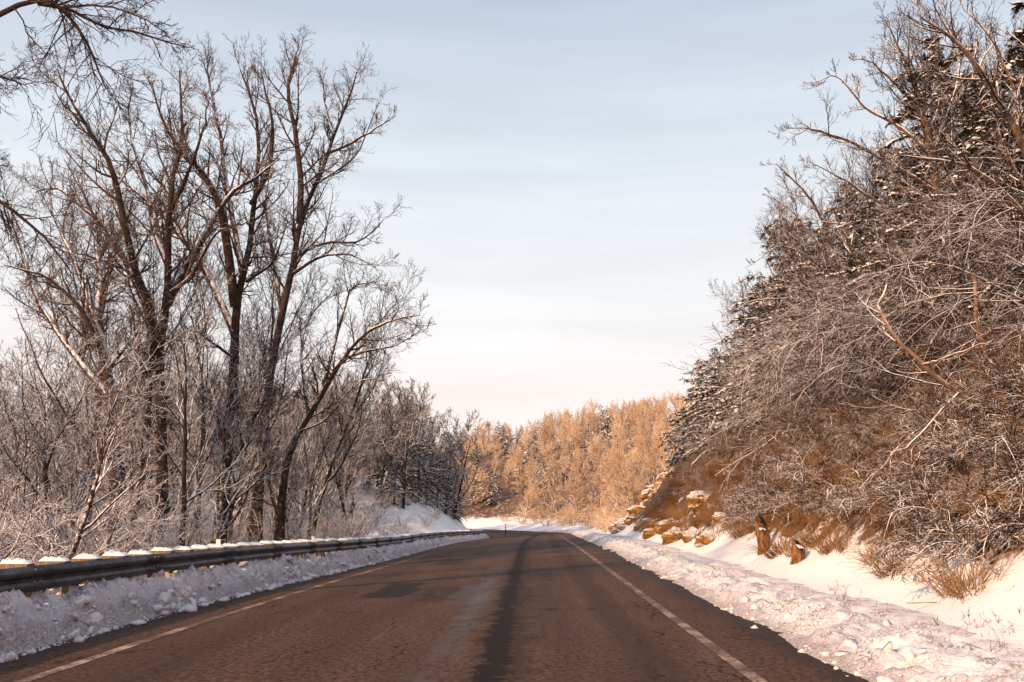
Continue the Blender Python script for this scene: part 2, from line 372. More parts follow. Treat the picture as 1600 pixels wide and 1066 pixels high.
# road sheet, edge lines
def strip(name, ss, ts, zf, m, smooth=True):
    SS, TT = np.meshgrid(ss, ts, indexing='ij')
    X, Y = road_pt(SS, TT); Z = zf(SS, TT)
    if np.shape(Z) and Z.ndim == 3: pass
    me = npmesh(name, np.stack([X, Y, Z], -1).reshape(-1, 3), [gridfaces(len(ss), len(ts))[:, ::-1]], smooth, [m], uv=np.stack([TT, SS], -1).reshape(-1, 2))
    return me
road = tag(obj('road', strip('road', np.arange(-18, 200, 1.0), np.linspace(-LE-.5, RE+.5, 13), lambda s, t: road_z(s, t), M['asphalt'])), kind='structure')
for tt, nm in ((-3.63, 'line'), (3.66, 'line')):
    ss = np.arange(2, 46 if tt < 0 else 64, .5)
    a = obj('edge_line', strip('edge_line', ss, np.array([tt-.075, tt+.075]), lambda s, t: road_z(s, t)+.005, M['paint']), road)
    a['label'] = 'worn white edge line along the guardrail side' if tt < 0 else 'worn white edge line along the bank side'
ss = np.arange(70, 78, .5)
obj('edge_line', strip('edge_line', ss, np.array([3.59, 3.73]), lambda s, t: road_z(s, t)+.005, M['paint']), road)

# ploughed snow banks: crumbly strips
def geo(a, b, h0, k):
    o = [a]
    while o[-1] < b: o.append(o[-1]+max(h0, k*max(o[-1], 1)))
    return np.array(o)
def lumps(s, t, seed):
    return fbm(s*3.1, t*3.1, seed, 5, .62)
def leftbank(s, t):
    L = -t-LE
    wob = fbm(s*.5, s*0+3, 40, 3)*.22
    h = np.interp(L+wob*sstep(-.2, .3, L)*.8, [-.2, .0, .12, .4, .68, .95, 1.5, 2.4, 3.2], [-.05, -.02, .06, .29, .50, .54, .50, .43, .2])
    crumb = lumps(s, t, 50)*.22*sstep(.0, .3, L)*(1-.5*sstep(.9, 1.4, L))
    crumb = crumb+fbm(s*11, t*11, 79, 3, .6)*.085*sstep(.05, .3, L)*(1-sstep(1.0, 1.4, L))
    crumb = crumb+fbm(s*.7, L*7, 78, 3)*.10*sstep(.15, .4, L)*(1-sstep(.7, 1.0, L))
    crumb = crumb+np.maximum(vnoise(s*6, t*6, 77), 0)*.17*sstep(.0, .25, L)*(1-sstep(.5, .9, L))
    return road_z(s, t)+h*(1-.15*sstep(40, 80, s))+crumb
me = strip('snow_bank', geo(3, 118, .04, .0055), -LE-np.concatenate([np.linspace(-.2, 1.3, 34), np.linspace(1.4, 3.2, 12)]), leftbank, M['snow_shade_tint'])
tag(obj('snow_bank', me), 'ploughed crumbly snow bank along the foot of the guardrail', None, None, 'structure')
def rightbank(s, t):
    Q = t-RE
    wob = fbm(s*.45, s*0+8, 60, 3)*.35
    q_ = Q+wob*sstep(-.3, .3, Q)
    h = np.interp(q_, [-.35, -.05, .15, .5, .9, 1.4, 2.2, 3.4], [-.05, -.015, .06, .17, .25, .19, .12, .10])
    crumb = lumps(s, t, 90)*.12*sstep(-.1, .3, Q)*(1-.8*sstep(1.0, 2.2, Q))
    crumb = crumb+fbm(s*10, t*10, 92, 3, .6)*.06*sstep(.0, .3, Q)*(1-sstep(1.2, 2.0, Q))
    tail = sstep(2.2, 3.4, Q)
    x, y = road_pt(s, t); g = ground(x, y)
    return (road_z(s, t)+h+crumb)*(1-tail)+(g-.05)*tail+.10*sstep(1.2, 2.0, Q)*(1-tail)*np.interp(Q, [1.2, 3], [.5, 1.2])
me = strip('snow_bank', geo(3, 125, .06, .007), RE+np.concatenate([np.linspace(-.35, 1.6, 34), np.linspace(1.7, 3.4, 12)]), rightbank, M['snow_bank'])
tag(obj('snow_bank', me), 'low ploughed snow ridge between the asphalt and the ditch', None, None, 'structure')
# lumps of ploughed snow at the toe of the guardrail bank
def lump_mesh(name, seed, m, n=10, k=7, sq=.75):
    rg = np.random.default_rng(seed); V = []; F = []
    u = np.linspace(0, 2*np.pi, n, endpoint=False); v = np.linspace(.12, np.pi-.12, k)
    ph = rg.uniform(0, 6, 6); am = rg.uniform(.06, .2, 6)
    for b_ in v:
        for a_ in u:
            r = 1+am[0]*math.sin(2*a_+ph[0])+am[1]*math.sin(3*a_+2*b_+ph[1])+am[2]*math.sin(5*a_-3*b_+ph[2])+am[3]*math.cos(3*b_+ph[3])+rg.uniform(-.07, .07)
            V.append((r*math.sin(b_)*math.cos(a_), r*math.sin(b_)*math.sin(a_)*.85, r*math.cos(b_)*sq))
    for j in range(k-1):
        for i in range(n): F.append((j*n+i, (j+1)*n+i, (j+1)*n+(i+1) % n, j*n+(i+1) % n))
    me = npmesh(name, V, [np.array(F)], True, [m])
    import bmesh
    bm = bmesh.new(); bm.from_mesh(me); bmesh.ops.holes_fill(bm, edges=bm.edges, sides=20); bm.to_mesh(me); bm.free()
    me.polygons.foreach_set('use_smooth', np.ones(len(me.polygons), bool))
    return me
LM = [lump_mesh('snow_chunk', i, M['tinted_lump']) for i in range(6)]
for i in range(64):
    s = 8+28*RNG.random()**1.7; L = -.22+.75*RNG.random()**1.3; sz = RNG.uniform(.035, .085)*(1.25 if i % 7 == 0 else 1)
    x, y = road_pt(s, -LE-L); z = float(leftbank(np.array([s]), np.array([-LE-L]))[0]); z = max(z, float(road_z(s, -LE-L)))
    o = obj('snow_chunk', LM[i % 6], None, (float(x), float(y), z+sz*.3)); o.scale = (sz*RNG.uniform(.8, 1.5), sz*RNG.uniform(.8, 1.4), sz*RNG.uniform(.7, 1)); o.rotation_euler = (0, 0, RNG.uniform(0, 6))
    tag(o, 'loose lump of ploughed snow at the road edge below the guardrail', 'snow chunk', 'snow lumps below the guardrail')
def midx_of(parts, idx):
    return np.concatenate([np.full(sum(len(f) for f in p[1]), i, np.int32) for p, i in zip(parts, idx)])
def merge(parts):
    V = []; F = {}; n = 0
    for v, f in parts:
        V.append(v)
        for g in f:
            F.setdefault(g.shape[1], []).append(g+n)
        n += len(v)
    return np.concatenate(V), [np.concatenate(x) for x in F.values()]
def scatter_lumps(N, sfun, tfun, zf, smin, smax, seed):
    rg = np.random.default_rng(seed); parts = []
    ico = []
    for k in range(5):
        a = np.array([(math.cos(i*1.2566)*1, math.sin(i*1.2566)*1, -.25) for i in range(5)]+[(math.cos(i*1.2566+.6)*.75, math.sin(i*1.2566+.6)*.75, .35) for i in range(5)]+[(0, 0, .62)])
        ico.append(a*rg.uniform(.75, 1.25, a.shape))
    f = np.array([(i, (i+1) % 5, 5+i) for i in range(5)]+[((i+1) % 5, 5+(i+1) % 5, 5+i) for i in range(5)]+[(5+i, 5+(i+1) % 5, 10) for i in range(5)]+[(0, 2, 1), (0, 3, 2), (0, 4, 3)])
    s = sfun(rg.random(N)); tt = tfun(rg.random(N)**1.6); x, y = road_pt(s, tt); z = zf(s, tt); sz = rg.uniform(0, 1, N)**4*(smax-smin)+smin
    sz = sz*(.35+1.1*sstep(-.12, .22, fbm(x*1.1, y*1.1, seed, 3)))
    for i in range(N):
        c, d = math.cos(i*2.4), math.sin(i*2.4); v = ico[i % 5]*sz[i]; e_, f_ = math.cos(i*1.7), math.sin(i*1.7); v = np.stack([v[:, 0], v[:, 1]*e_-v[:, 2]*f_, v[:, 1]*f_+v[:, 2]*e_], -1)
        v = np.stack([v[:, 0]*c-v[:, 1]*d, v[:, 0]*d+v[:, 1]*c, v[:, 2]], -1)+np.array([x[i], y[i], z[i]])
        parts.append((v, [f]))
    return merge(parts)
V, F = scatter_lumps(4200, lambda r: 6+60*r**2, lambda r: -LE-(-.10+1.1*r**1.2), lambda s, t: np.maximum(leftbank(s, t), road_z(s, t)), .010, .11, 5)
tag(obj('snow_crumbs', npmesh('snow_crumbs', V, F, False, [M['tinted_lump']])), 'crumbs of ploughed snow scattered over the bank below the guardrail', 'snow', None, 'stuff')
V, F = scatter_lumps(2000, lambda r: 6+55*r**2, lambda r: RE+(-.12+1.5*r**1.2), rightbank, .010, .060, 6)
tag(obj('snow_crumbs', npmesh('snow_crumbs', V, F, False, [M['snow_lump']])), 'crumbs of ploughed snow scattered along the low ridge beside the asphalt', 'snow', None, 'stuff')

# ------------------------------------------------------------------ guardrail
RT = -5.40     # face of the beam, measured across the road
RAILTOP = .93
prof = np.array([(-.020, .312), (.0, .310), (.030, .295), (.075, .262), (.083, .235), (.075, .208), (.012, .172), (.0, .156), (.012, .140), (.075, .104), (.083, .077), (.075, .050), (.030, .017), (.0, .002), (-.020, .0)])
def rail_top(s): return road_z(s, np.full_like(np.asarray(s, float), RT))+RAILTOP-.05*sstep(20, 50, s)
g = bpy.data.objects.new('guardrail', None); COL.objects.link(g)
tag(g, 'long grey steel guardrail on timber posts, curving away beside the road', 'guardrail')
SECT = 3.81
s0 = 4.3; nsec = 31
def beam(a, b, grow):
    ss = np.linspace(a, b, 7); V = []; n = len(prof); dent = RNG.normal(0, .006, 7)
    for s in ss:
        zt = rail_top(np.array([s]))[0]
        for th_ in (0, -.006):
            for (o_, h_) in prof:
                x, y = road_pt(s, RT+o_*1.1+th_+grow+dent[int(round((s-a)/(b-a)*6))]); V.append((x, y, zt-.345+h_*1.106))
    F = []
    for k in range(6):
        for off in (0, n):
            for j in range(n-1):
                q4 = (k*2*n+off+j, k*2*n+off+j+1, (k+1)*2*n+off+j+1, (k+1)*2*n+off+j)
                F.append(q4 if off == 0 else q4[::-1])
        for j in (0, n-1):
            F.append((k*2*n+j, (k+1)*2*n+j, (k+1)*2*n+n+j, k*2*n+n+j))
    for k in (0, 6):
        for j in range(n-1): F.append((k*2*n+j, k*2*n+n+j, k*2*n+n+j+1, k*2*n+j+1))
    return npmesh('beam', V, [np.array(F)], False, [M['steel']])
def boxmesh(name, a, b, m, bev=0.0):
    import bmesh
    bm = bmesh.new(); bmesh.ops.create_cube(bm, size=1)
    for v in bm.verts:
        v.co = Vector([(a[i]+b[i])/2+v.co[i]*(b[i]-a[i]) for i in range(3)])
    if bev: bmesh.ops.bevel(bm, geom=bm.edges[:], offset=bev, segments=2, affect='EDGES')
    me = bpy.data.meshes.new(name); bm.to_mesh(me); bm.free(); me.materials.append(m); return me
import bmesh
def boltmesh():
    bm = bmesh.new(); bmesh.ops.create_cone(bm, cap_ends=True, segments=8, radius1=.017, radius2=.013, depth=.02)
    me = bpy.data.meshes.new('bolt'); bm.to_mesh(me); bm.free(); me.materials.append(M['bolt']); return me
BOLT = boltmesh()
for k in range(nsec):
    a = s0+k*SECT; b2 = obj('beam', beam(a, a+SECT+.28, .004 if k % 2 else 0), g)
    if k < 9:
        for h_ in (.05, .105, .207, .262):
            for dx_ in (.07, .21):
                x, y = road_pt(a+dx_, RT+.072); zt = rail_top(np.array([a]))[0]
                o = obj('bolt', BOLT, b2, (float(x), float(y), float(zt-.312+h_))); o.rotation_euler = (0, math.pi/2, 0)
POST = boxmesh('post', (-.20, -.10, -1.3), (.20, .10, .055), M['timber'], .006)
def capmesh(seed):
    rg = np.random.default_rng(seed); nx, ny = 9, 6
    X, Y = np.meshgrid(np.linspace(-1, 1, nx), np.linspace(-1, 1, ny), indexing='ij')
    d = np.maximum(np.abs(X), np.abs(Y))
    Z = .055*(1-d**6)*(.45+1.0*rg.random((nx, ny)))*(1-.25*X)
    V = np.stack([X*(.205+.012*rg.random((nx, ny))), Y*(.105+.012*rg.random((nx, ny))), Z+.053], -1).reshape(-1, 3)
    return npmesh('snow_cap', V, [gridfaces(nx, ny)[:, ::-1]], True, [M['snow_cap']])
CAPS = [capmesh(i) for i in range(4)]
REFL = boxmesh('reflector', (-.015, -.05, .04), (.015, .05, .20), M['reflector'], .004)
for k in range(int(nsec*SECT/.9525)):
    s = s0+.1+k*.9525
    x, y = road_pt(s, RT-.215); zt = float(rail_top(np.array([s]))[0])
    o = obj('post', POST, g, (float(x), float(y), zt-.03+RNG.uniform(-.02, .015))); o.rotation_euler = (0, 0, -float(np.interp(s, S, theta))+RNG.uniform(-.04, .04))
    c = obj('snow_cap', CAPS[k % 4], o)
    if k % 9 == 7:
        r_ = obj('reflector', REFL, o, (.05, 0, .02)); r_.rotation_euler = (0, 0, math.pi/2)

# delineator and marker box far along
x, y = -4.05, 112.0
def post_thing(name, x, y, h, w, label, cat, m):
    o = obj(name, boxmesh(name, (-w/2, -w/2, -.3), (w/2, w/2, h), m, w*.15), None, (x, y, gz(x, y))); return tag(o, label, cat)
bx_, by_ = unproj(638, 836, 70)[:2]
root = bpy.data.objects.new('marker_box', None); COL.objects.link(root); root.location = (bx_, by_, gz(bx_, by_))
tag(root, 'small dark square box on a short stub in the snow behind the guardrail', 'marker box')
obj('box', boxmesh('box', (-.24, -.16, .18), (.24, .16, .66), M['dark'], .03), root); obj('stub', boxmesh('stub', (-.05, -.05, -.4), (.05, .05, .178), M['timber'], .01), root)
obj('snow_cap', boxmesh('snow_cap', (-.25, -.17, .662), (.25, .17, .73), M['snow_cap'], .03), root)
px_, py_ = unproj(790, 822, 118)[:2]
root = bpy.data.objects.new('delineator_post', None); COL.objects.link(root); root.location = (px_, py_, gz(px_, py_))
tag(root, 'thin dark roadside delineator post standing at the bend', 'road post')
obj('post', boxmesh('post', (-.055, -.03, -.5), (.055, .03, 1.55), M['dark'], .01), root)
obj('reflector', boxmesh('reflector', (-.045, -.038, 1.28), (.045, -.032, 1.42), M['reflector']), root)

# ------------------------------------------------------------------ plants: vectorised branch growth
def nrm(v): return v/np.maximum(np.linalg.norm(v, axis=-1, keepdims=True), 1e-9)
def tubes(P, Rr, n):
    """P (N,K,3) polylines, Rr (N,K) radii -> verts, quads; a corner of the section points up so snow can lie on the upper half"""
    N, K, _ = P.shape
    T = nrm(np.gradient(P, axis=1))
    m_ = nrm(P[:, -1]-P[:, 0]); up = np.array([0, 0, 1.0])
    u0 = np.cross(m_, up); bad = np.linalg.norm(u0, axis=1) < .15; u0[bad] = np.array([1.0, 0, 0]); u0 = nrm(u0)
    U = nrm(u0[:, None]-T*np.sum(u0[:, None]*T, -1, keepdims=True)); Wd = np.cross(U, T)
    a = np.pi/2+np.arange(n)*2*np.pi/n
    V = P[:, :, None]+Rr[:, :, None, None]*(np.cos(a)[None, None, :, None]*U[:, :, None]+np.sin(a)[None, None, :, None]*Wd[:, :, None])
    i = (np.arange(N)*K*n)[:, None, None]+(np.arange(K-1)*n)[None, :, None]+np.arange(n)[None, None, :]
    j = (np.arange(N)*K*n)[:, None, None]+(np.arange(K-1)*n)[None, :, None]+((np.arange(n)+1) % n)[None, None, :]
    F = np.stack([i, i+n, j+n, j], -1).reshape(-1, 4)
    return V.reshape(-1, 3), [F]
def grow(rg, P0, D, Ln, r0, K, wander=.15, trop=.1, taper=.35, droop=0.0):
    N = len(P0); P = np.empty((N, K+1, 3)); P[:, 0] = P0; d = nrm(D)
    st = (Ln/K)[:, None]
    for k in range(K):
        d = nrm(d+rg.normal(0, wander, (N, 3))+np.array([0, 0, trop-droop*k/K]))
        P[:, k+1] = P[:, k]+d*st
    f = np.linspace(1, taper, K+1)[None]
    return P, r0[:, None]*f
def spawn(rg, P, Rr, n, u0=.2, u1=1.0, ang=45, angs=12, lr=.5, lrs=.2, rr=.55, minr=.004, taperlen=.5, Lpar=None, flat=0.0, ref=None):
    """n children on every polyline of P"""
    N, K, _ = P.shape
    u = u0+(u1-u0)*(np.arange(n)[None]+rg.random((N, n)))/n
    x = u*(K-1); i = np.minimum(x.astype(int), K-2); f = (x-i)[..., None]
    a = np.take_along_axis(P, i[..., None].repeat(3, -1), 1); b_ = np.take_along_axis(P, (i+1)[..., None].repeat(3, -1), 1)
    pos = a+(b_-a)*f; tan = nrm(b_-a)
    rad = np.take_along_axis(Rr, i, 1)*(1-f[..., 0])+np.take_along_axis(Rr, i+1, 1)*f[..., 0]
    rv = rg.normal(0, 1, (N, n, 3)); rv[..., 2] *= (1-flat)
    side = nrm(rv-tan*np.sum(rv*tan, -1, keepdims=True))
    an = np.radians(rg.normal(ang, angs, (N, n)))[..., None]
    d = tan*np.cos(an)+side*np.sin(an)
    if Lpar is None: Lpar = np.linalg.norm(np.diff(P, axis=1), axis=-1).sum(1)
    ln = Lpar[:, None]*lr*(1-taperlen*u)*np.clip(rg.normal(1, lrs, (N, n)), .4, 1.8)
    return pos.reshape(-1, 3), d.reshape(-1, 3), ln.ravel(), np.maximum(rad.ravel()*rr, minr)
def catmull(pts, n):
    pts = np.asarray(pts, float); p = np.vstack([2*pts[0]-pts[1], pts, 2*pts[-1]-pts[-2]])
    m_ = len(pts)-1; u = np.linspace(0, m_-1e-6, n); i = u.astype(int); f = (u-i)[:, None]
    a, b_, c, d = p[i], p[i+1], p[i+2], p[i+3]
    return .5*(2*b_+(c-a)*f+(2*a-5*b_+4*c-d)*f*f+(3*b_-3*c+d-a)*f**3)
def thing(name, label, cat, loc=(0, 0, 0), group=None):
    o = bpy.data.objects.new(name, None); COL.objects.link(o); o.location = loc; o.empty_display_size = .3
    return tag(o, label, cat, group)
def leaves(rg, pos, size):
    N = len(pos); d = nrm(rg.normal(0, 1, (N, 3))); e = nrm(np.cross(d, rg.normal(0, 1, (N, 3)))); s = size*rg.uniform(.6, 1.3, (N, 1)); n_ = np.cross(d, e)
    V = np.stack([pos, pos+d*s*.5+e*s*.28+n_*s*.12, pos+d*s, pos+d*s*.5-e*s*.28+n_*s*.12], 1).reshape(-1, 3)
    i = np.arange(N)*4
    return V, [np.concatenate([np.stack([i, i+1, i+2], -1), np.stack([i, i+2, i+3], -1)])]

FINE = {'twig_bough': 'twig_bough', 'twig_tall': 'fine_tall', 'twig_snow': 'fine_wood', 'twig_far': 'fine_far', 'twig_bank': 'fine_bank', 'brush': 'brush'}
def bare_tree(seed, h, r, mt, mc, name='bare_tree', nl=11, l2=9, l3=7, l4=5, minr=.006, fork=True, spread=38, low=.3, twigs=4, lean=.05, leafy=0):
    """tapering trunk that breaks into ascending limbs; parts trunk and crown"""
    rg = np.random.default_rng(seed)
    D = np.array([[rg.normal(0, lean), rg.normal(0, lean), 1.0]])
    P, Rr = grow(rg, np.array([[0, 0, -.3]]), D, np.array([h*.82]), np.array([r]), 14, .055, .05, .22)
    Rr[:, 0] *= 1.35; Rr[:, 1] *= 1.05
    big = [tubes(P, Rr, 8)]
    a = spawn(rg, P, Rr, nl, low, 1.0, spread, 9, .52, .2, .62, .02, .45)
    P1, R1 = grow(rg, *a[:3], a[3], 8, .10, .10, .25); big.append(tubes(P1, R1, 6))
    a = spawn(rg, P1, R1, l2, .15, 1.0, 42, 12, .48, .25, .55, minr*1.6, .45)
    P2, R2 = grow(rg, *a[:3], a[3], 6, .13, .09, .35); sm = [tubes(P2, R2, 4)]
    a = spawn(rg, P2, R2, l3, .12, 1.0, 44, 14, .46, .25, .6, minr*1.2, .4)
    P3, R3 = grow(rg, *a[:3], a[3], 4, .16, .08, .5); sm.append(tubes(P3, R3, 4 if minr > .012 else 3))
    if l4:
        a = spawn(rg, P3, R3, l4, .15, 1.0, 42, 14, .5, .25, .7, minr, .35)
        P4, R4 = grow(rg, *a[:3], a[3], 2, .15, .10, .6); sm.append(tubes(P4, R4, 3))
    o = thing(name, 'x', 'tree')
    V, F = merge(big); obj('trunk', npmesh('trunk', V, F, True, [M[mt]]), o)
    V, F = merge(sm); obj('crown', npmesh('crown', V, F, False, [M[mc], M[FINE[mc]]], midx=midx_of(sm, [0]+[1]*(len(sm)-1))), o)
    if leafy:
        pts = (P4 if l4 else P3).reshape(-1, 3); pts = pts[rg.choice(len(pts), leafy)]
        V, F = leaves(rg, pts, .09); obj('dead_leaves', npmesh('dead_leaves', V, F, False, [M['dead_leaf']]), o)
    return o
def shrub(seed, h, mt, mc, name='snowy_shrub', stems=9, l1=9, l2=7, l3=4, r=.03, minr=.006, spread=.55, arch=.3, leafy=0, leafsize=.06, aim=None, cat='shrub'):
    rg = np.random.default_rng(seed)
    N = stems; az = rg.uniform(0, 6.28, N) if aim is None else rg.normal(math.pi, aim, N)
    D = np.stack([np.cos(az)*spread, np.sin(az)*spread, np.ones(N)], -1)*1.0+rg.normal(0, .12, (N, 3))
    P0 = np.stack([np.cos(az)*.18, np.sin(az)*.18, np.full(N, -.2)], -1)*rg.uniform(.3, 1.5, (N, 1)); P0[:, 2] = -.2
    P, Rr = grow(rg, P0, D, h*rg.uniform(.6, 1.15, N), r*rg.uniform(.6, 1.2, N), 9, .10, .06, .25, arch)
    st = [tubes(P, Rr, 5)]
    a = spawn(rg, P, Rr, l1, .15, 1, 46, 13, .45, .25, .55, minr*1.3, .4)
    P1, R1 = grow(rg, *a[:3], a[3], 6, .13, .06, .4, arch*.6); tw = [tubes(P1, R1, 4)]
    a = spawn(rg, P1, R1, l2, .12, 1, 45, 14, .46, .25, .6, minr, .4)
    P2, R2 = grow(rg, *a[:3], a[3], 4, .15, .05, .5); tw.append(tubes(P2, R2, 4)); last = P2
    if l3:
        a = spawn(rg, P2, R2, l3, .15, 1, 45, 14, .5, .25, .7, minr*.8, .4)
        P3, R3 = grow(rg, *a[:3], a[3], 2, .15, .04, .6); tw.append(tubes(P3, R3, 3)); last = P3
    o = thing(name, 'x', cat)
    V, F = merge(st); obj('stems', npmesh('stems', V, F, True, [M[mt]]), o)
    V, F = merge(tw); obj('twigs', npmesh('twigs', V, F, False, [M[mc], M['fine_snow' if mc == 'twig_snow' else FINE[mc]]], midx=midx_of(tw, [0]+[1]*(len(tw)-1))), o)
    if leafy:
        pts = last.reshape(-1, 3); pts = pts[rg.choice(len(pts), leafy)]
        V, F = leaves(rg, pts, leafsize); obj('dead_leaves', npmesh('dead_leaves', V, F, False, [M['dead_leaf']]), o)
    return o
# conifers: every branch carries sprays of needles with a pad of snow on top
def frond_templates():
    V = []; F = []; rg = np.random.default_rng(3)
    for lay in range(1):
        for i in range(9):
            x = i/9; w = .30*(1-x)**.6+.08
            for s in (-1, 1):
                n = len(V); w_ = w*rg.uniform(.6, 1.35)
                V += [(x, 0, .01-.10*x*x), (x+.13, 0, .01-.10*x*x), (x+.24+rg.uniform(-.05, .08), s*w_, -.10*x*x-.25*w_+rg.uniform(-.08, .10))]
                F.append((n, n+1, n+2))
    pads = []
    for k in range(3):
        n = 7; ring = []
        for i in range(n):
            a = i/n*2*np.pi; rr_ = rg.uniform(.55, 1.25)
            ring.append((.52+.42*math.cos(a)*rr_, .24*math.sin(a)*rr_, -.10*(.52+.46*math.cos(a))**2+.02-.03*rg.random()))
        mid = [(.5+(x-.5)*rg.uniform(.45, .8), y*rg.uniform(.45, .8), z+.09+.10*rg.random()) for x, y, z in ring]
        PV = ring+mid+[(.5, 0, .13)]
        PF = [(i, (i+1) % n, n+(i+1) % n) for i in range(n)]+[(i, n+(i+1) % n, n+i) for i in range(n)]+[(n+i, n+(i+1) % n, 2*n) for i in range(n)]
        pads.append((np.array(PV), np.array(PF)))
    return (np.array(V), np.array(F)), pads
FROND, PADS = frond_templates()
def place_tpl(tpl, P, D, Ln, roll, rg, upk=1.0):
    V, F = tpl; d = nrm(D); up = np.array([0, 0, 1.0]); y = np.cross(up, d); bad = np.linalg.norm(y, axis=1) < .1; y[bad] = (1, 0, 0); y = nrm(y); z = np.cross(d, y)
    c, s = np.cos(roll)[:, None], np.sin(roll)[:, None]; y2 = y*c+z*s; z2 = z*c-y*s
    W_ = P[:, None]+Ln[:, None, None]*(V[None, :, :1]*d[:, None]+V[None, :, 1:2]*y2[:, None]+V[None, :, 2:]*z2[:, None]*upk)
    n = len(V); Fo = (np.arange(len(P))*n)[:, None, None]+F[None]
    return W_.reshape(-1, 3), [Fo.reshape(-1, 3)]
def conifer(seed, h, r, name='snowy_conifer', nb=70, width=.32, low=.12, sub=15, fl=.18, droop=.25, snow=.85, mb='bark_bank', ragged=.25, mn='needles'):
    rg = np.random.default_rng(seed)
    P, Rr = grow(rg, np.array([[0, 0, -.3]]), np.array([[rg.normal(0, .03), rg.normal(0, .03), 1.0]]), np.array([h]), np.array([r]), 14, .02, .05, .12)
    tr = [tubes(P, Rr, 7)]
    u = low+(1-low)*(np.arange(nb)+rg.random(nb))/nb; x = u*14; i = np.minimum(x.astype(int), 13); f = (x-i)[:, None]
    pos = P[0][i]*(1-f)+P[0][i+1]*f; az = np.arange(nb)*2.4+rg.normal(0, .4, nb)
    el_ = .15+.7*(u**2)
    D = np.stack([np.cos(az), np.sin(az), el_], -1)
    Ln = h*width*np.clip((1-u)**.72*(.55+.9*np.minimum(1, (u-low)/.18+.35)), .05, 1)*np.clip(rg.normal(1, ragged, nb), .35, 1.6)
    PB, RB = grow(rg, pos, D, Ln, np.maximum(.008, Ln*.012), 7, .08, -.03, .3, droop); tr.append(tubes(PB, RB, 4))
    a = spawn(rg, PB, RB, sub, .22, 1, 42, 14, .42, .25, .5, .004, .35, flat=.7)
    pf = [a[0], PB[:, -2]]; df = [a[1]+np.array([0, 0, -.12]), PB[:, -1]-PB[:, -2]]; lf = [np.clip(a[2], .15, 1.1*fl*2), np.full(nb, .45*fl*2)]
    a2 = spawn(rg, PB, RB, sub, .3, 1, 60, 20, .22, .3, .5, .004, .3, flat=.5)
    pf.append(a2[0]); df.append(a2[1]); lf.append(np.clip(a2[2], .14, .8*fl*2))
    pf = np.concatenate(pf); df = np.concatenate(df); lf = np.concatenate(lf)*rg.uniform(.8, 1.2, len(pf)); N = len(pf)
    roll = rg.normal(0, .35, N)
    o = thing(name, 'x', 'tree')
    V, F = merge(tr); obj('trunk', npmesh('trunk', V, F, True, [M[mb]]), o)
    V, F = place_tpl(FROND, pf, df, lf, roll, rg); obj('crown', npmesh('crown', V, F, False, [M[mn]]), o)
    parts = []
    pick = rg.integers(0, 3, N); keep = (rg.random(N) < snow) & (np.abs(nrm(df)[:, 2]) < .55)
    for k in range(3):
        s_ = (pick == k) & keep
        parts.append(place_tpl(PADS[k], pf[s_]+np.array([0, 0, .015]), df[s_]*np.array([1, 1, .7]), lf[s_]*rg.uniform(.6, 1.1, s_.sum()), roll[s_]*.4, rg))
    K_ = PB.shape[1]
    sr = np.clip(Ln[:, None]*.016*rg.uniform(.2, 1.6, (nb, K_)), .008, .045)*np.linspace(.5, 1, K_)[None]*np.where(rg.random((nb, 1)) < .55, 1, .2)
    sr[:, 0] *= .3; sr[:, -1] *= .3
    PS = PB+np.array([0, 0, 1.0])*(RB[..., None]+sr[..., None]*.5)
    parts.append(tubes(PS, sr, 5))
    V, F = merge(parts); obj('snow_load', npmesh('snow_load', V, F, True, [M['branch_snow']]), o)
    return o
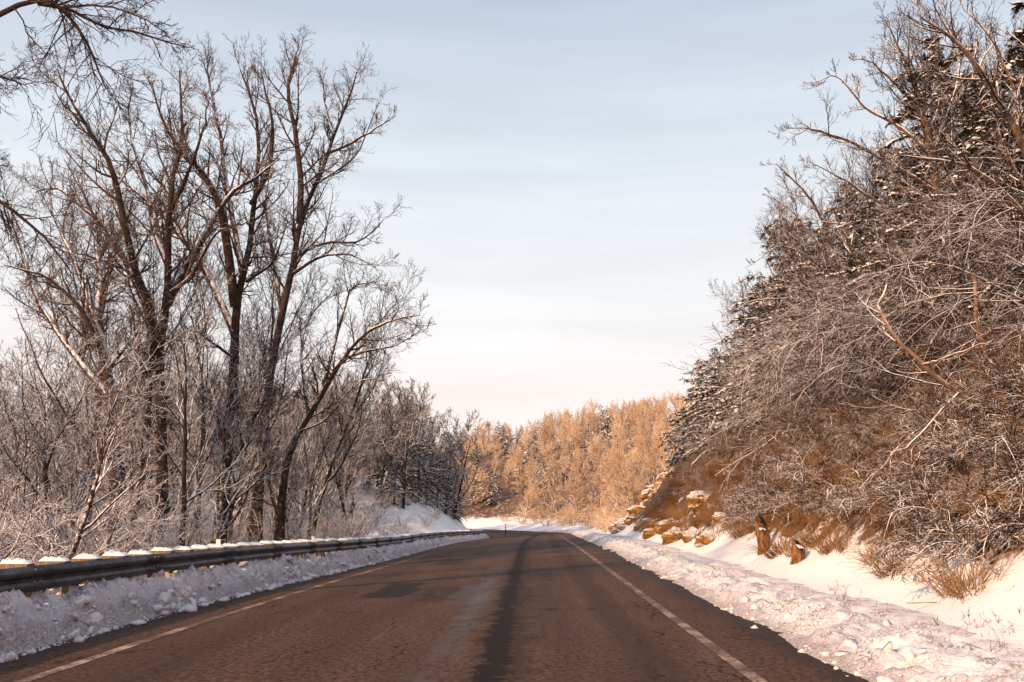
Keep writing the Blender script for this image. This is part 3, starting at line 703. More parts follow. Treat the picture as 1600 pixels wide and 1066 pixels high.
def guided_tree(seed, limbs, name, mt, mc, l2=11, l3=8, l4=5, minr=.006, d2=.34, trop=.08, amp=.04, ang=44, ext=0, swirl=.09, droop=0.0):
    """limbs: (points [(px, py, Y)...], r0, r1[, u0]) seen in the photo, each a smooth line in space; finer branches grow from them"""
    rg = np.random.default_rng(seed); big = []; PP = []; RR = []; U0 = []
    for lb in limbs:
        pts, r0, r1 = lb[:3]; K = 15
        W_ = np.array([unproj(*p) for p in pts]); C = catmull(W_, K)
        w = np.cumsum(rg.normal(0, amp, (K, 3)), 0); w -= np.linspace(0, 1, K)[:, None]*w[-1]*.5; w[0] = 0; C = C+w*np.linspace(0, 1, K)[:, None]
        rr_ = np.linspace(1, 0, K)**.9*(r0-r1)+r1
        if len(lb) > 4: rr_[0] *= 1.4; rr_[1] *= 1.12
        big.append(tubes(C[None], rr_[None], 8)); PP.append(C); RR.append(rr_); U0.append(lb[3] if len(lb) > 3 else .15)
    base = PP[0][0].copy()
    A = [[], [], [], []]
    for C, rr_, u0 in zip(PP, RR, U0):
        Lc = np.linalg.norm(np.diff(C, axis=0), axis=1).sum()
        n = max(4, int(l2*Lc*(1-u0)/5))
        a = spawn(rg, C[None], rr_[None], n, u0, 1.0, ang, 12, d2, .3, .5, minr*2, .5, Lpar=np.array([min(Lc, 8.)]))
        for k in range(4): A[k].append(a[k])
    a = [np.concatenate(v) for v in A]
    P2, R2 = grow(rg, a[0], a[1], a[2], np.minimum(a[3], .05), 7, swirl, trop, .3, droop); sm = [tubes(P2, R2, 5)]
    a = spawn(rg, P2, R2, l3, .1, 1.0, 42, 13, .46, .3, .6, minr*1.35, .4)
    P3, R3 = grow(rg, *a[:3], a[3], 4, .17, trop*.9, .45, droop); sm.append(tubes(P3, R3, 4))
    a = spawn(rg, P3, R3, l4, .12, 1.0, 42, 14, .5, .3, .7, minr, .4)
    P4, R4 = grow(rg, *a[:3], a[3], 2, .18, trop, .55); sm.append(tubes(P4, R4, 3))
    if ext:
        a = spawn(rg, P4, R4, ext, .2, 1.0, 40, 14, .5, .3, .8, minr*.85, .3)
        P5, R5 = grow(rg, *a[:3], a[3], 1, .12, trop, .7); sm.append(tubes(P5, R5, 3))
    o = thing(name, 'x', 'tree', tuple(base))
    V, F = merge(big); obj('trunk', npmesh('trunk', V-base, F, True, [M[mt]]), o)
    V, F = merge(sm); obj('crown', npmesh('crown', V-base, F, False, [M[mc], M[FINE[mc]]], midx=midx_of(sm, [0, 0]+[1]*(len(sm)-2))), o)
    return o

# ------------------------------------------------------------------ tall bare trees behind the guardrail
Y = 29
t1 = guided_tree(101, [
    ([(252, 872, Y), (254, 740, Y), (250, 620, Y), (250, 540, Y), (263, 470, Y), (264, 400, Y-.3), (267, 330, Y-.6), (272, 285, Y-.6), (286, 235, Y-.9), (288, 185, Y-1), (281, 118, Y-1)], .20, .025, .4, 1),
    ([(252, 640, Y), (243, 560, Y+.3), (228, 480, Y+.8), (203, 425, Y+1.2), (172, 368, Y+1.8), (130, 322, Y+2.2), (92, 296, Y+2.6), (56, 300, Y+2.8)], .17, .02, .2),
    ([(250, 560, Y), (232, 470, Y-.5), (215, 430, Y-.9), (194, 335, Y-1.4), (172, 255, Y-1.8), (140, 200, Y-2.3), (112, 150, Y-2.5), (100, 118, Y-2.6)], .17, .02, .2),
    ([(262, 475, Y), (300, 402, Y+.5), (352, 308, Y+1.3), (395, 274, Y+1.6), (442, 244, Y+2)], .15, .02, .2),
    ([(264, 420, Y), (240, 360, Y+.8), (232, 300, Y+1.2), (215, 240, Y+1.6), (205, 190, Y+1.8), (212, 130, Y+2)], .10, .015, .15),
    ([(262, 460, Y), (300, 430, Y-1), (340, 365, Y-2), (395, 350, Y-2.6)], .08, .012, .15),
    ([(267, 330, Y-.5), (300, 260, Y-1.5), (320, 200, Y-2), (328, 150, Y-2.2)], .08, .012, .1),
    ([(203, 425, Y+1.2), (165, 410, Y+1), (110, 395, Y+.6), (70, 370, Y+.3)], .06, .012, .1),
], 'bare_tree', 'bark_tall', 'twig_tall', l2=13, l3=8, l4=5, ext=2, d2=.29)
tag(t1, 'wide forked bare tree, leftmost of the three tall ones behind the guardrail', 'tree', 'tall bare trees behind the guardrail')
Y = 32
t2 = guided_tree(102, [
    ([(340, 870, Y), (350, 760, Y), (360, 640, Y), (366, 540, Y), (368, 470, Y), (378, 425, Y), (388, 360, Y+.3), (394, 300, Y+.5), (398, 220, Y+.6), (388, 150, Y+.4), (372, 105, Y+.3)], .23, .025, .4, 1),
    ([(367, 480, Y), (357, 390, Y-.6), (346, 320, Y-1.2), (322, 272, Y-1.5), (295, 240, Y-1.9), (262, 190, Y-2.1), (245, 130, Y-2.3)], .20, .02, .2),
    ([(366, 520, Y), (330, 440, Y+1), (300, 390, Y+1.6), (262, 345, Y+2.2), (215, 300, Y+2.6), (170, 262, Y+3), (140, 232, Y+3)], .15, .02, .15),
    ([(378, 425, Y), (365, 350, Y+1), (352, 270, Y+1.6), (345, 200, Y+2), (330, 130, Y+2.4), (322, 98, Y+2.4)], .12, .015, .15),
    ([(392, 320, Y+.4), (418, 270, Y), (425, 210, Y-.5), (418, 150, Y-.8), (408, 102, Y-.9)], .10, .015, .12),
    ([(385, 440, Y), (430, 405, Y-1.2), (452, 345, Y-1.8)], .07, .012, .1),
    ([(366, 560, Y), (330, 535, Y-1), (300, 520, Y-1.6), (268, 548, Y-2)], .06, .012, .1),
], 'bare_tree', 'bark_tall', 'twig_tall', l2=13, l3=8, l4=5, ext=2, d2=.29)
tag(t2, 'thick dark bare tree, middle of the three tall ones behind the guardrail', 'tree', 'tall bare trees behind the guardrail')
Y = 36
t3 = guided_tree(103, [
    ([(398, 868, Y), (404, 760, Y), (412, 670, Y), (425, 570, Y), (440, 490, Y), (458, 410, Y), (470, 340, Y), (498, 275, Y+.4), (522, 205, Y+.8), (545, 150, Y+1), (556, 108, Y+1)], .22, .025, .4, 1),
    ([(468, 350, Y), (470, 280, Y-.5), (462, 210, Y-.9), (450, 150, Y-1.2), (452, 112, Y-1.2), (462, 82, Y-1.2)], .16, .02, .15),
    ([(450, 440, Y), (475, 395, Y+1), (520, 378, Y+1.8), (562, 375, Y+2.2), (600, 342, Y+2.6)], .11, .015, .2),
    ([(512, 240, Y+.6), (545, 225, Y), (580, 205, Y-.4), (618, 180, Y-.8)], .08, .012, .1),
    ([(455, 430, Y), (500, 400, Y-1.4), (540, 395, Y-2), (592, 420, Y-2.4)], .08, .012, .2),
    ([(490, 290, Y), (520, 270, Y+1.2), (555, 240, Y+1.5), (590, 160, Y+1.6)], .07, .012, .1),
    ([(440, 490, Y), (425, 400, Y+1), (415, 330, Y+1.4), (420, 270, Y+1.6)], .09, .012, .2),
    ([(522, 205, Y+.8), (505, 150, Y+1.5), (498, 112, Y+1.7)], .05, .012, .1),
], 'bare_tree', 'bark_tall', 'twig_tall', l2=13, l3=8, l4=5, ext=2, d2=.29)
tag(t3, 'tall bare tree leaning towards the road, tallest of those behind the guardrail', 'tree', 'tall bare trees behind the guardrail')
Y = 33
t4 = guided_tree(104, [
    ([(436, 865, Y), (440, 780, Y), (452, 705, Y), (482, 650, Y), (512, 600, Y-.4), (536, 560, Y-.6), (566, 527, Y-.8), (606, 503, Y-1), (650, 492, Y-1.2)], .17, .02, .35, 1),
    ([(536, 560, Y-.5), (575, 548, Y), (615, 540, Y+.5), (655, 515, Y+.7)], .06, .012, .1),
    ([(500, 620, Y-.3), (540, 480, Y+.6), (555, 450, Y+.8), (590, 440, Y+1)], .07, .012, .2),
    ([(482, 650, Y), (470, 560, Y+.5), (478, 500, Y+1), (520, 450, Y+1.4)], .07, .012, .2),
    ([(466, 675, Y), (510, 655, Y-.8), (560, 600, Y-1.2), (600, 590, Y-1.4)], .05, .012, .2),
], 'bare_tree', 'bark_wood', 'twig_tall', l2=13, l3=8, l4=5, ext=2, d2=.29)
tag(t4, 'smaller bare tree bent sharply over towards the road beside the tall ones', 'tree', 'tall bare trees behind the guardrail')
Y = 27
t5 = guided_tree(105, [
    ([(182, 872, Y), (180, 760, Y), (172, 660, Y), (166, 560, Y), (150, 500, Y), (160, 440, Y+.5), (150, 380, Y+.8), (152, 330, Y+1)], .21, .02, .4, 1),
    ([(166, 580, Y), (138, 500, Y-.6), (105, 455, Y-1), (60, 430, Y-1.4), (10, 420, Y-1.8)], .12, .015, .15),
    ([(170, 620, Y), (110, 545, Y+.6), (70, 480, Y+1.2), (40, 400, Y+1.6), (20, 330, Y+1.8)], .12, .015, .15),
    ([(155, 520, Y), (115, 400, Y+1), (90, 350, Y+1.4), (75, 290, Y+1.6)], .08, .012, .15),
    ([(166, 580, Y), (215, 520, Y-1), (240, 470, Y-1.4)], .06, .012, .15),
], 'bare_tree', 'bark_wood', 'twig_tall', l2=13, l3=8, l4=5, ext=2, d2=.29)
tag(t5, 'crooked dark bare tree spreading its limbs to the left of the widest forked tree', 'tree', 'tall bare trees behind the guardrail')
up_t = [bare_tree(280+i, 14.5, .15, 'bark_tall', 'twig_tall', nl=13, l2=9, l3=7, l4=5, minr=.007, low=.36, lean=.05, spread=34) for i in range(2)]
UPS = [(196, 29, .85), (226, 34, .92), (312, 37, .9), (332, 30.5, .75), (384, 41, 1.05), (480, 44, .95), (140, 33, .95)]
Y = 13
t6 = guided_tree(106, [
    ([(-330, 930, Y), (-330, 600, Y), (-310, 330, Y), (-280, 180, Y), (-270, 0, Y)], .24, .08, .55, 1),
    ([(-290, 200, Y), (-120, 90, Y), (-40, 45, Y), (30, 8, Y), (85, 6, Y), (125, 50, Y-.2), (150, 98, Y-.3), (165, 145, Y-.4)], .062, .010, .45),
    ([(60, 6, Y), (110, 16, Y+.5), (160, 40, Y+.7), (215, 52, Y+.9), (250, 68, Y+1), (290, 80, Y+1)], .035, .009, .1),
    ([(95, 12, Y), (150, 8, Y-.6), (200, 15, Y-.8), (250, 40, Y-1)], .022, .008, .1),
    ([(20, 10, Y), (32, 30, Y), (50, 62, Y+.1), (76, 92, Y+.2)], .014, .006, .35),
    ([(-290, 260, Y), (-150, 160, Y+.6), (-60, 110, Y+.8), (0, 120, Y+1), (30, 132, Y+1)], .05, .008, .4),
    ([(-290, 350, Y), (-130, 260, Y+.6), (-50, 235, Y+.8), (12, 275, Y+1)], .05, .008, .4),
    ([(-300, 420, Y), (-150, 330, Y+.6), (-40, 300, Y+.8), (55, 360, Y+1), (110, 420, Y+1.2)], .06, .008, .4),
    ([(85, 6, Y), (140, -60, Y), (190, -90, Y)], .03, .008, .1),
], 'bare_tree', 'bark_bough', 'twig_bough', l2=34, l3=8, l4=4, minr=.004, d2=.25, trop=-.02, amp=.02, droop=.06)
tag(t6, 'bare tree off the left edge whose drooping boughs hang into the sky corner', 'tree')

# ------------------------------------------------------------------ prototypes and scattering
def scatter(protos, spots, label, cat, group, sc=(.85, 1.15), lean=0.0, sink=.05, seed=1):
    rg = np.random.default_rng(seed); out = []
    xs = np.array([p[0] for p in spots], float); ys = np.array([p[1] for p in spots], float); zs = ground(xs, ys)
    for i, p in enumerate(spots):
        pr = protos[i % len(protos)]
        if not pr.get('used'): o = pr; pr['used'] = 1
        else: o = copy_tree(pr)
        o.location = (xs[i], ys[i], zs[i]-sink); k = (p[2] if len(p) > 2 else 1)*rg.uniform(*sc); o.scale = (k, k, k*rg.uniform(.93, 1.08))
        o.rotation_euler = (rg.normal(0, lean), rg.normal(0, lean)+(p[3] if len(p) > 3 else 0), rg.uniform(0, 6.28) if len(p) < 5 else p[4])
        tag(o, label if isinstance(label, str) else label[i], cat, group); out.append(o)
    return out
def finish(protos):
    for pr in protos:
        if 'used' in pr: del pr['used']
    for o in COL.objects:
        if 'used' in o: del o['used']
def jitter_spots(rg, n, xr, yr, mind, ok=lambda x, y: True, tries=12000):
    pts = []
    for _ in range(tries):
        x = rg.uniform(*xr); y = rg.uniform(*yr)
        if not ok(x, y): continue
        if all((x-a)**2+(y-b)**2 > mind*mind for a, b in pts): pts.append((x, y))
        if len(pts) >= n: break
    return pts
rg = np.random.default_rng(55)
scatter(up_t, [(float(unproj(p, 840, Yd)[0]), Yd, k) for p, Yd, k in UPS], [f'straight dark bare tree standing among the tall ones, {w} from the frame edge' for w in ('second', 'third', 'fourth', 'fifth', 'sixth', 'seventh', 'first')], 'tree', 'tall bare trees behind the guardrail', (.95, 1.05), .03, seed=31)
# woods behind the guardrail: slender trees and snow-laden shrubs
slim = [bare_tree(200+i, 9.5, .11, 'bark_wood', 'twig_snow', nl=13, l2=7, l3=6, l4=4, minr=.008, low=.25, lean=.08, spread=44) for i in range(4)]
def visleft(x, y): return -1.0 < -x/max(y, 1) < 1.2
sp = jitter_spots(rg, 100, (-50, -9.8), (15, 80), 2.4, lambda x, y: -x/y < .70 and x < -9.6 and not (y > 58 and x > -15))
sp = sorted(sp, key=lambda p: p[1])
def woods_label(x, y, what):
    if y < 27: return what+' close behind the nearest stretch of the guardrail'
    if x > -17: return what+' along the guardrail short of the snowy cut'
    return what+' deep in the woods behind the tall trees'
scatter(slim, [(x, y, .8 if y < 22 else (.84 if y < 40 else 1.15)) for x, y in sp], [woods_label(x, y, 'slender bare tree with snowy branches') for x, y in sp], 'tree', 'slender trees in the woods behind the guardrail', (.7, 1.15), .06, seed=2)
shr = [shrub(300+i, 4.2, 'bark_wood', 'twig_snow', stems=8, l1=9, l2=7, l3=4, r=.035, minr=.009, spread=.7, arch=.28) for i in range(4)]
sp = jitter_spots(rg, 88, (-34, -9.2), (10, 72), 1.8, lambda x, y: -x/y < .72 and x < -9.2 and not (y > 58 and x > -14))
scatter(shr, [(x, y, 1.2 if y < 24 and x < -10.5 else .8) for x, y in sp], [woods_label(x, y, 'snow-laden shrub of arching twigs') for x, y in sp], 'shrub', 'snowy shrubs behind the guardrail', (.65, 1.2), .1, seed=3)
# the ridge beyond: bare trees and dark conifers above the cut
con = [conifer(400, 9.5, .17, nb=105, width=.30, low=.08), conifer(401, 11, .19, nb=105, width=.27, low=.1), conifer(402, 8, .15, nb=95, width=.36, low=.05, ragged=.35), conifer(403, 12, .2, nb=105, width=.26, low=.22, ragged=.4)]
def st_spots(rg, n, sr, tr, mind):
    pts = []
    for _ in range(n*40):
        s = rg.uniform(*sr); tt = rg.uniform(*tr); x, y = road_pt(s, tt); x = float(x); y = float(y)
        if all((x-a)**2+(y-b)**2 > mind*mind for a, b in pts): pts.append((x, y))
        if len(pts) >= n: break
    return pts
ORD = ['nearest', 'second', 'third', 'fourth', 'fifth', 'sixth', 'seventh', 'eighth', 'ninth', 'tenth', 'eleventh', 'twelfth', 'thirteenth', 'fourteenth', 'fifteenth', 'sixteenth', 'seventeenth', 'eighteenth', 'nineteenth', 'twentieth', 'twenty-first', 'twenty-second', 'twenty-third', 'twenty-fourth', 'twenty-fifth', 'twenty-sixth', 'twenty-seventh', 'twenty-eighth']
sp = sorted([(-13.4, 86, .66), (-11.5, 90, .66), (-10.1, 95, .6), (-12.8, 94, .75), (-9.4, 99, .6), (-11.6, 101, .72), (-15.8, 90, .8), (-9.2, 104, .55), (-13.8, 106, .75)], key=lambda p: p[1])
scatter(con[:3], sp, [f'dark snow-laden conifer on the ridge above the snowy cut, {ORD[i]} along the road' for i in range(len(sp))], 'tree', 'conifers on the ridge above the cut', (.95, 1.1), .03, sink=.75, seed=5)
ridget = [bare_tree(230+i, 10, .13, 'bark_wood', 'twig_snow', nl=14, l2=8, l3=6, l4=4, minr=.016, low=.2, lean=.06, spread=46) for i in range(2)]
sp = [p for p in st_spots(rg, 66, (66, 135), (-40, -12.5), 2.2) if not (p[1] < 82 and p[0] > -17)]+[(-12.3, 85), (-10.8, 92.5), (-9.3, 96), (-14.3, 84), (-11, 98), (-8.9, 101.5), (-12.2, 103), (-14.5, 98)]
scatter(ridget, sp, 'snow-dusted bare tree standing on the ridge beyond the guardrail', 'tree', 'bare trees on the ridge', (.85, 1.2), .05, seed=6)
sp = [(-10.6, 73), (-11.5, 78), (-9.8, 82), (-12.5, 75), (-9.3, 88), (-14, 80), (-10.4, 92), (-13.2, 70)]
scatter(shr, [(x, y, .55) for x, y in sp], 'pale frosted shrub on the snowy cut above the guardrail', 'shrub', 'frosted shrubs on the cut', (.7, 1.1), .1, seed=7)
# far hillside beyond the bend, in full sun
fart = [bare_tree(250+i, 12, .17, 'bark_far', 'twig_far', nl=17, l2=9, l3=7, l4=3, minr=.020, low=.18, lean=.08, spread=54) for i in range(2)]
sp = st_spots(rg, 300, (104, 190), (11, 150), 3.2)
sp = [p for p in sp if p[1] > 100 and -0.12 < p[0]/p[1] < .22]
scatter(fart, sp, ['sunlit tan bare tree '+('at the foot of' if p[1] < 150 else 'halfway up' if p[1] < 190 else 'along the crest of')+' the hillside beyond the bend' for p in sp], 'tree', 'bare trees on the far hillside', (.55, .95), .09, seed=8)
sp2 = st_spots(rg, 230, (108, 200), (22, 150), 4.5)
sp2 = [p for p in sp2 if p[1] > 128 and -0.12 < p[0]/p[1] < .20 and (p[0]/p[1] < .035 or p[1] > 185)]
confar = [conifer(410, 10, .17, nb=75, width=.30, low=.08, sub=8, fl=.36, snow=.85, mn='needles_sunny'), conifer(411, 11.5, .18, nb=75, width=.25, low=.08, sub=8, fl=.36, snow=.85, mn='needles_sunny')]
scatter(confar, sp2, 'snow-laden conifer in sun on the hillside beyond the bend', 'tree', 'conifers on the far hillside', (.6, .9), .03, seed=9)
sp3 = st_spots(rg, 85, (90, 150), (8.5, 24), 1.7)
sp3 = [p for p in sp3 if -0.1 < p[0]/p[1] < .17]
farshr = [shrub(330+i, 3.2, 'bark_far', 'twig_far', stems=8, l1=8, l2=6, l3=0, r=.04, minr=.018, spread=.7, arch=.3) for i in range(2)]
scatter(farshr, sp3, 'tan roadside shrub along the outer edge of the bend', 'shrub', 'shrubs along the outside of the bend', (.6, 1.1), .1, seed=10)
# ------------------------------------------------------------------ right bank
bankt = [bare_tree(270+i, 12.5, .15, 'bark_bank', 'twig_bank', nl=15, l2=9, l3=7, l4=3, minr=.008, low=.2, lean=.07, spread=48) for i in range(3)]
def bank_label(y, what):
    return what+(' on the nearest part of the bank' if y < 20 else ' on the bank around the broken stumps' if y < 32 else ' on the bank above the low rock ledge' if y < 57 else ' on the bank above the tall rock nose')
sp = st_spots(rg, 52, (17, 62), (15.0, 32), 2.5)+[(12.3, 22), (13.2, 26.5), (12.0, 30.2), (12.6, 34.2), (11.7, 38.5), (12.9, 42.7), (11.5, 47.5), (14.4, 31), (14.9, 37), (13.9, 23.5), (14.2, 28), (10.9, 52.5), (12.7, 59.5), (11.0, 61)]
scatter(bankt, [(x, y, float(np.interp(y, [15, 25, 40, 60], [1.22, 1.12, .98, .70]))*(.56 if i >= len(sp)-14 else 1)) for i, (x, y) in enumerate(sp)], [bank_label(p[1], 'snow-dusted bare tree crowding the woods') for p in sp], 'tree', 'bare trees on the bank hillside', (.75, 1.15), .07, seed=11)
sp = sorted([(10.2, 58, .72), (11.6, 54.5, .9), (11.4, 50, .85), (13.4, 57, 1.0), (12.0, 45.5, 1.0), (14.2, 50, 1.1), (12.2, 41, 1.0), (14.6, 44.5, 1.2), (12.6, 36.5, 1.05), (14.8, 39.5, 1.25), (13.0, 32.5, 1.1), (15.6, 34.8, 1.3), (13.4, 28.6, 1.1), (16, 30.5, 1.35), (13.8, 24.8, 1.15), (16.5, 26.8, 1.4), (15.2, 22.2, 1.3), (18.5, 36, 1.35), (18.8, 30, 1.45), (17.5, 42, 1.3), (12.4, 62, .8), (16.8, 52, 1.2)], key=lambda p: -p[1])
sp = [(x, y, k*(.82 if y > 43 else .76)) for i, (x, y, k) in enumerate(sp) if y > 43 or i % 5 != 2]
scatter([con[3], con[2], con[0], con[1]], sp, ['dark snow-laden conifer on the bank, '+('closest to the bend' if i == 0 else ORD[i]+' back from the bend') for i in range(len(sp))], 'tree', 'conifers on the bank hillside', (.9, 1.1), .04, seed=12)
brush = [shrub(340+i, 2.0, 'brush', 'brush', name='dry_brush', stems=14, l1=7, l2=6, l3=3, r=.014, minr=.005, spread=.75, arch=.3, leafy=1100, leafsize=.055) for i in range(2)]
sp = [p for p in st_spots(rg, 225, (12, 62), (8.6, 14.5), .82) if not (20 < p[1] < 56 and p[0] < (7.2 if p[1] < 30 else 8.4)) and not (p[1] > 55 and p[0] < 10.5)]
sp += [(rg.uniform(7.5, 8.7), rg.uniform(33, 55)) for _ in range(16)]
sp += [(8.0, 13.9), (8.6, 14.4), (9.2, 15.1), (8.1, 15.2), (9.0, 16.2), (8.7, 17.2), (7.7, 16.4), (9.6, 16.8)]
scatter(brush, [(x, y, .45 if x < 8.6 else .62 if x < 10.5 else .95) for x, y in sp], [bank_label(p[1], 'brown dry brush clump') for p in sp], 'shrub', 'dry brush on the bank', (.6, 1.15), .15, seed=13)
bsh = [shrub(360+i, 3.8, 'bark_bank', 'twig_bank', name='snowy_shrub', stems=9, l1=10, l2=6, l3=0, r=.03, minr=.007, spread=.8, arch=.35) for i in range(2)]
sp = [p for p in st_spots(rg, 40, (12, 56), (11.8, 17), 1.8) if not (p[1] > 40 and p[0] < 11.5)]
scatter(bsh, sp, [bank_label(p[1], 'arching snowy shrub') for p in sp], 'shrub', 'snowy shrubs on the bank', (.5, .95), .15, seed=14)
Y = 27
o = guided_tree(601, [
    ([(1482, 760, Y+2), (1476, 600, Y+1.5), (1470, 430, Y+1), (1456, 240, Y), (1438, 165, Y-.3), (1420, 110, Y-.6), (1388, 52, Y-.8)], .20, .02, .35, 1),
    ([(1462, 300, Y), (1400, 262, Y-.5), (1330, 225, Y-.8), (1275, 205, Y-1), (1235, 202, Y-1)], .08, .012, .15),
    ([(1456, 240, Y), (1400, 195, Y+.5), (1350, 170, Y+.8), (1310, 125, Y+1), (1280, 128, Y+1)], .07, .012, .15),
    ([(1440, 170, Y), (1400, 130, Y-.6), (1360, 95, Y-.8), (1330, 90, Y-1)], .05, .010, .1),
    ([(1456, 240, Y), (1490, 150, Y+.6), (1500, 80, Y+1), (1478, 20, Y+1.2)], .06, .010, .1),
    ([(1470, 420, Y+1), (1390, 330, Y+.5), (1330, 290, Y), (1270, 250, Y-.2)], .07, .012, .2)],
    'bare_tree', 'bark_bank', 'twig_bank', l2=15, l3=8, l4=6, minr=.006, d2=.2)
tag(o, 'bare tree fanning its twigs out above the conifers at the top of the bank', 'tree', 'bare trees breaking the skyline of the bank')
Y = 37
o = guided_tree(602, [
    ([(1345, 730, Y+2), (1335, 600, Y+1.5), (1325, 500, Y+1), (1302, 400, Y), (1262, 312, Y-.5), (1208, 255, Y-.8)], .16, .02, .35, 1),
    ([(1315, 450, Y), (1260, 400, Y-.6), (1215, 385, Y-1), (1165, 418, Y-1.4)], .06, .010, .15),
    ([(1310, 430, Y), (1270, 370, Y+.5), (1230, 325, Y+.8), (1190, 300, Y+1)], .05, .010, .15),
    ([(1325, 500, Y+1), (1260, 470, Y+.5), (1190, 465, Y), (1150, 480, Y-.4)], .06, .010, .2)],
    'bare_tree', 'bark_bank', 'twig_bank', l2=13, l3=7, l4=5, minr=.007, d2=.15)
tag(o, 'bare tree leaning its thin boughs out from the bank towards the open sky', 'tree', 'bare trees breaking the skyline of the bank')
Y = 20
o = guided_tree(603, [
    ([(1690, 760, Y+1), (1660, 520, Y+.6), (1640, 350, Y+.3), (1605, 240, Y), (1548, 130, Y-.3), (1500, 60, Y-.5), (1445, 25, Y-.6)], .15, .02, .3, 1),
    ([(1650, 400, Y), (1580, 310, Y-.5), (1515, 258, Y-.8), (1440, 240, Y-1), (1400, 225, Y-1)], .075, .012, .15),
    ([(1600, 230, Y), (1580, 140, Y+.4), (1540, 60, Y+.6), (1490, -10, Y+.8)], .05, .010, .1),
    ([(1645, 380, Y), (1600, 290, Y+.6), (1560, 200, Y+.9), (1535, 100, Y+1)], .05, .010, .1)],
    'bare_tree', 'bark_bank', 'twig_bank', l2=15, l3=8, l4=5, minr=.005, d2=.2)
tag(o, 'bare tree reaching in from the frame edge with one long pale snowy limb', 'tree', 'bare trees breaking the skyline of the bank')
low = [shrub(395, 1.3, 'bark_bank', 'twig_bank', name='snowy_shrub', stems=14, l1=8, l2=7, l3=2, r=.018, minr=.006, spread=1.2, arch=.5, leafy=500, leafsize=.05)]
sp = [p for p in st_spots(rg, 56, (12.5, 32), (8.7, 11.2), .7)]+[(7.0, 13.6), (7.4, 12.9), (7.9, 13.8), (7.5, 14.6), (8.2, 14.6), (8.8, 15.2), (7.0, 15.4), (7.8, 15.9), (8.6, 16.4), (7.1, 16.6), (9.2, 16.0), (8.4, 13.2)]
scatter(low, sp, 'low snow-crusted scrub sprawling at the foot of the bank', 'shrub', 'low scrub at the foot of the bank', (.5, 1.2), .25, seed=16)
def grass_tuft(seed):
    rg = np.random.default_rng(seed); N = 150; az = rg.uniform(0, 6.28, N); rr_ = rg.random(N)*.28
    P0 = np.stack([np.cos(az)*rr_, np.sin(az)*rr_, np.full(N, -.06)], -1)
    D = np.stack([np.cos(az)*.55, np.sin(az)*.55, np.ones(N)], -1)+rg.normal(0, .25, (N, 3))
    P, Rr = grow(rg, P0, D, rg.uniform(.3, .75, N), np.full(N, .006), 4, .12, 0, .25, .55)
    V, F = tubes(P, Rr, 3); return npmesh('grass_tuft', V, F, False, [M['grass']])
TUFT = [grass_tuft(i) for i in range(3)]
sp = [p for p in st_spots(rg, 165, (13, 60), (7.7, 12.0), .6) if not (p[1] > 56 and p[0] < 8.5)]
zs_ = ground(np.array([p[0] for p in sp]), np.array([p[1] for p in sp]))
for i, p in enumerate(sp):
    o = obj('grass_tuft', TUFT[i % 3], None, (p[0], p[1], float(zs_[i]))); k = RNG.uniform(.7, 1.5); o.scale = (k, k, k*RNG.uniform(.8, 1.2)); o.rotation_euler = (RNG.normal(0, .1), RNG.normal(-.25, .15), RNG.uniform(0, 6.28) if i % 2 else 0)
    tag(o, bank_label(p[1], 'golden tuft of dead grass'), 'grass tuft', 'dead grass tufts on the bank')
# saplings bowed over the bank
def sap(seed, limbs, label, mt='orange_bark', mc='twig_bank', **k):
    o = guided_tree(seed, limbs, 'leaning_sapling', mt, mc, **k); tag(o, label, 'tree', 'bowed saplings on the bank')
Y = 17
sap(501, [([(1660, 690, Y+.5), (1600, 660, Y), (1540, 635, Y-.3), (1480, 600, Y-.5), (1430, 560, Y-.6), (1395, 520, Y-.6), (1378, 480, Y-.5), (1388, 440, Y-.3)], .06, .015, .15),
          ([(1500, 612, Y-.4), (1470, 640, Y-.8), (1430, 680, Y-1), (1390, 700, Y-1.2)], .025, .008, .1),
          ([(1440, 570, Y-.6), (1480, 560, Y-1), (1520, 530, Y-1.3)], .025, .008, .1)], 'pale orange sapling bowed over in an arc above the bank', l2=9, l3=5, l4=4, minr=.005, d2=.25)
Y = 20
sap(502, [([(1640, 560, Y), (1560, 585, Y-.5), (1500, 625, Y-.9), (1440, 665, Y-1.2), (1390, 705, Y-1.4), (1340, 755, Y-1.6)], .05, .012, .15)], 'thin snowy sapling bent down towards the bank below the arc', l2=10, l3=6, l4=4, minr=.005, d2=.3)
bow = [shrub(390+i, 6.2, 'bark_bank', 'twig_bank', name='bowed_sapling', stems=6, l1=12, l2=6, l3=3, r=.035, minr=.007, spread=1.3, arch=.42, aim=.45, cat='sapling') for i in range(2)]
sp = []
for i in range(16):
    s_ = rg.uniform(17, 45); x, y = road_pt(s_, rg.uniform(13.0, 15.5)); sp.append((float(x), float(y), 1.0, 0, rg.normal(.35, .35)))
scatter(bow, sp, [bank_label(p[1], 'snowy sapling with long boughs bowing roadward') for p in sp], 'sapling', 'saplings bowed over the bank', (.65, 1.1), .06, seed=15)
Y = 34
sap(503, [([(1330, 720, Y), (1290, 680, Y-.5), (1230, 672, Y-1), (1180, 700, Y-1.4), (1120, 740, Y-1.8)], .05, .012, .2),
          ([(1290, 680, Y-.5), (1220, 650, Y), (1160, 655, Y+.3), (1100, 680, Y+.5)], .03, .01, .2)], 'snowy sapling whose long boughs droop over the ochre rock', l2=11, l3=6, l4=4, minr=.007, d2=.3, trop=-.04)
Y = 19
sap(504, [([(1545, 720, Y), (1546, 640, Y), (1540, 560, Y), (1528, 490, Y), (1522, 430, Y+.2)], .06, .04, .5)], 'straight orange-barked young trunk standing on the bank behind the arc', l2=9, l3=6, l4=4, minr=.005, d2=.5, ang=80, trop=0.0)
Y = 38
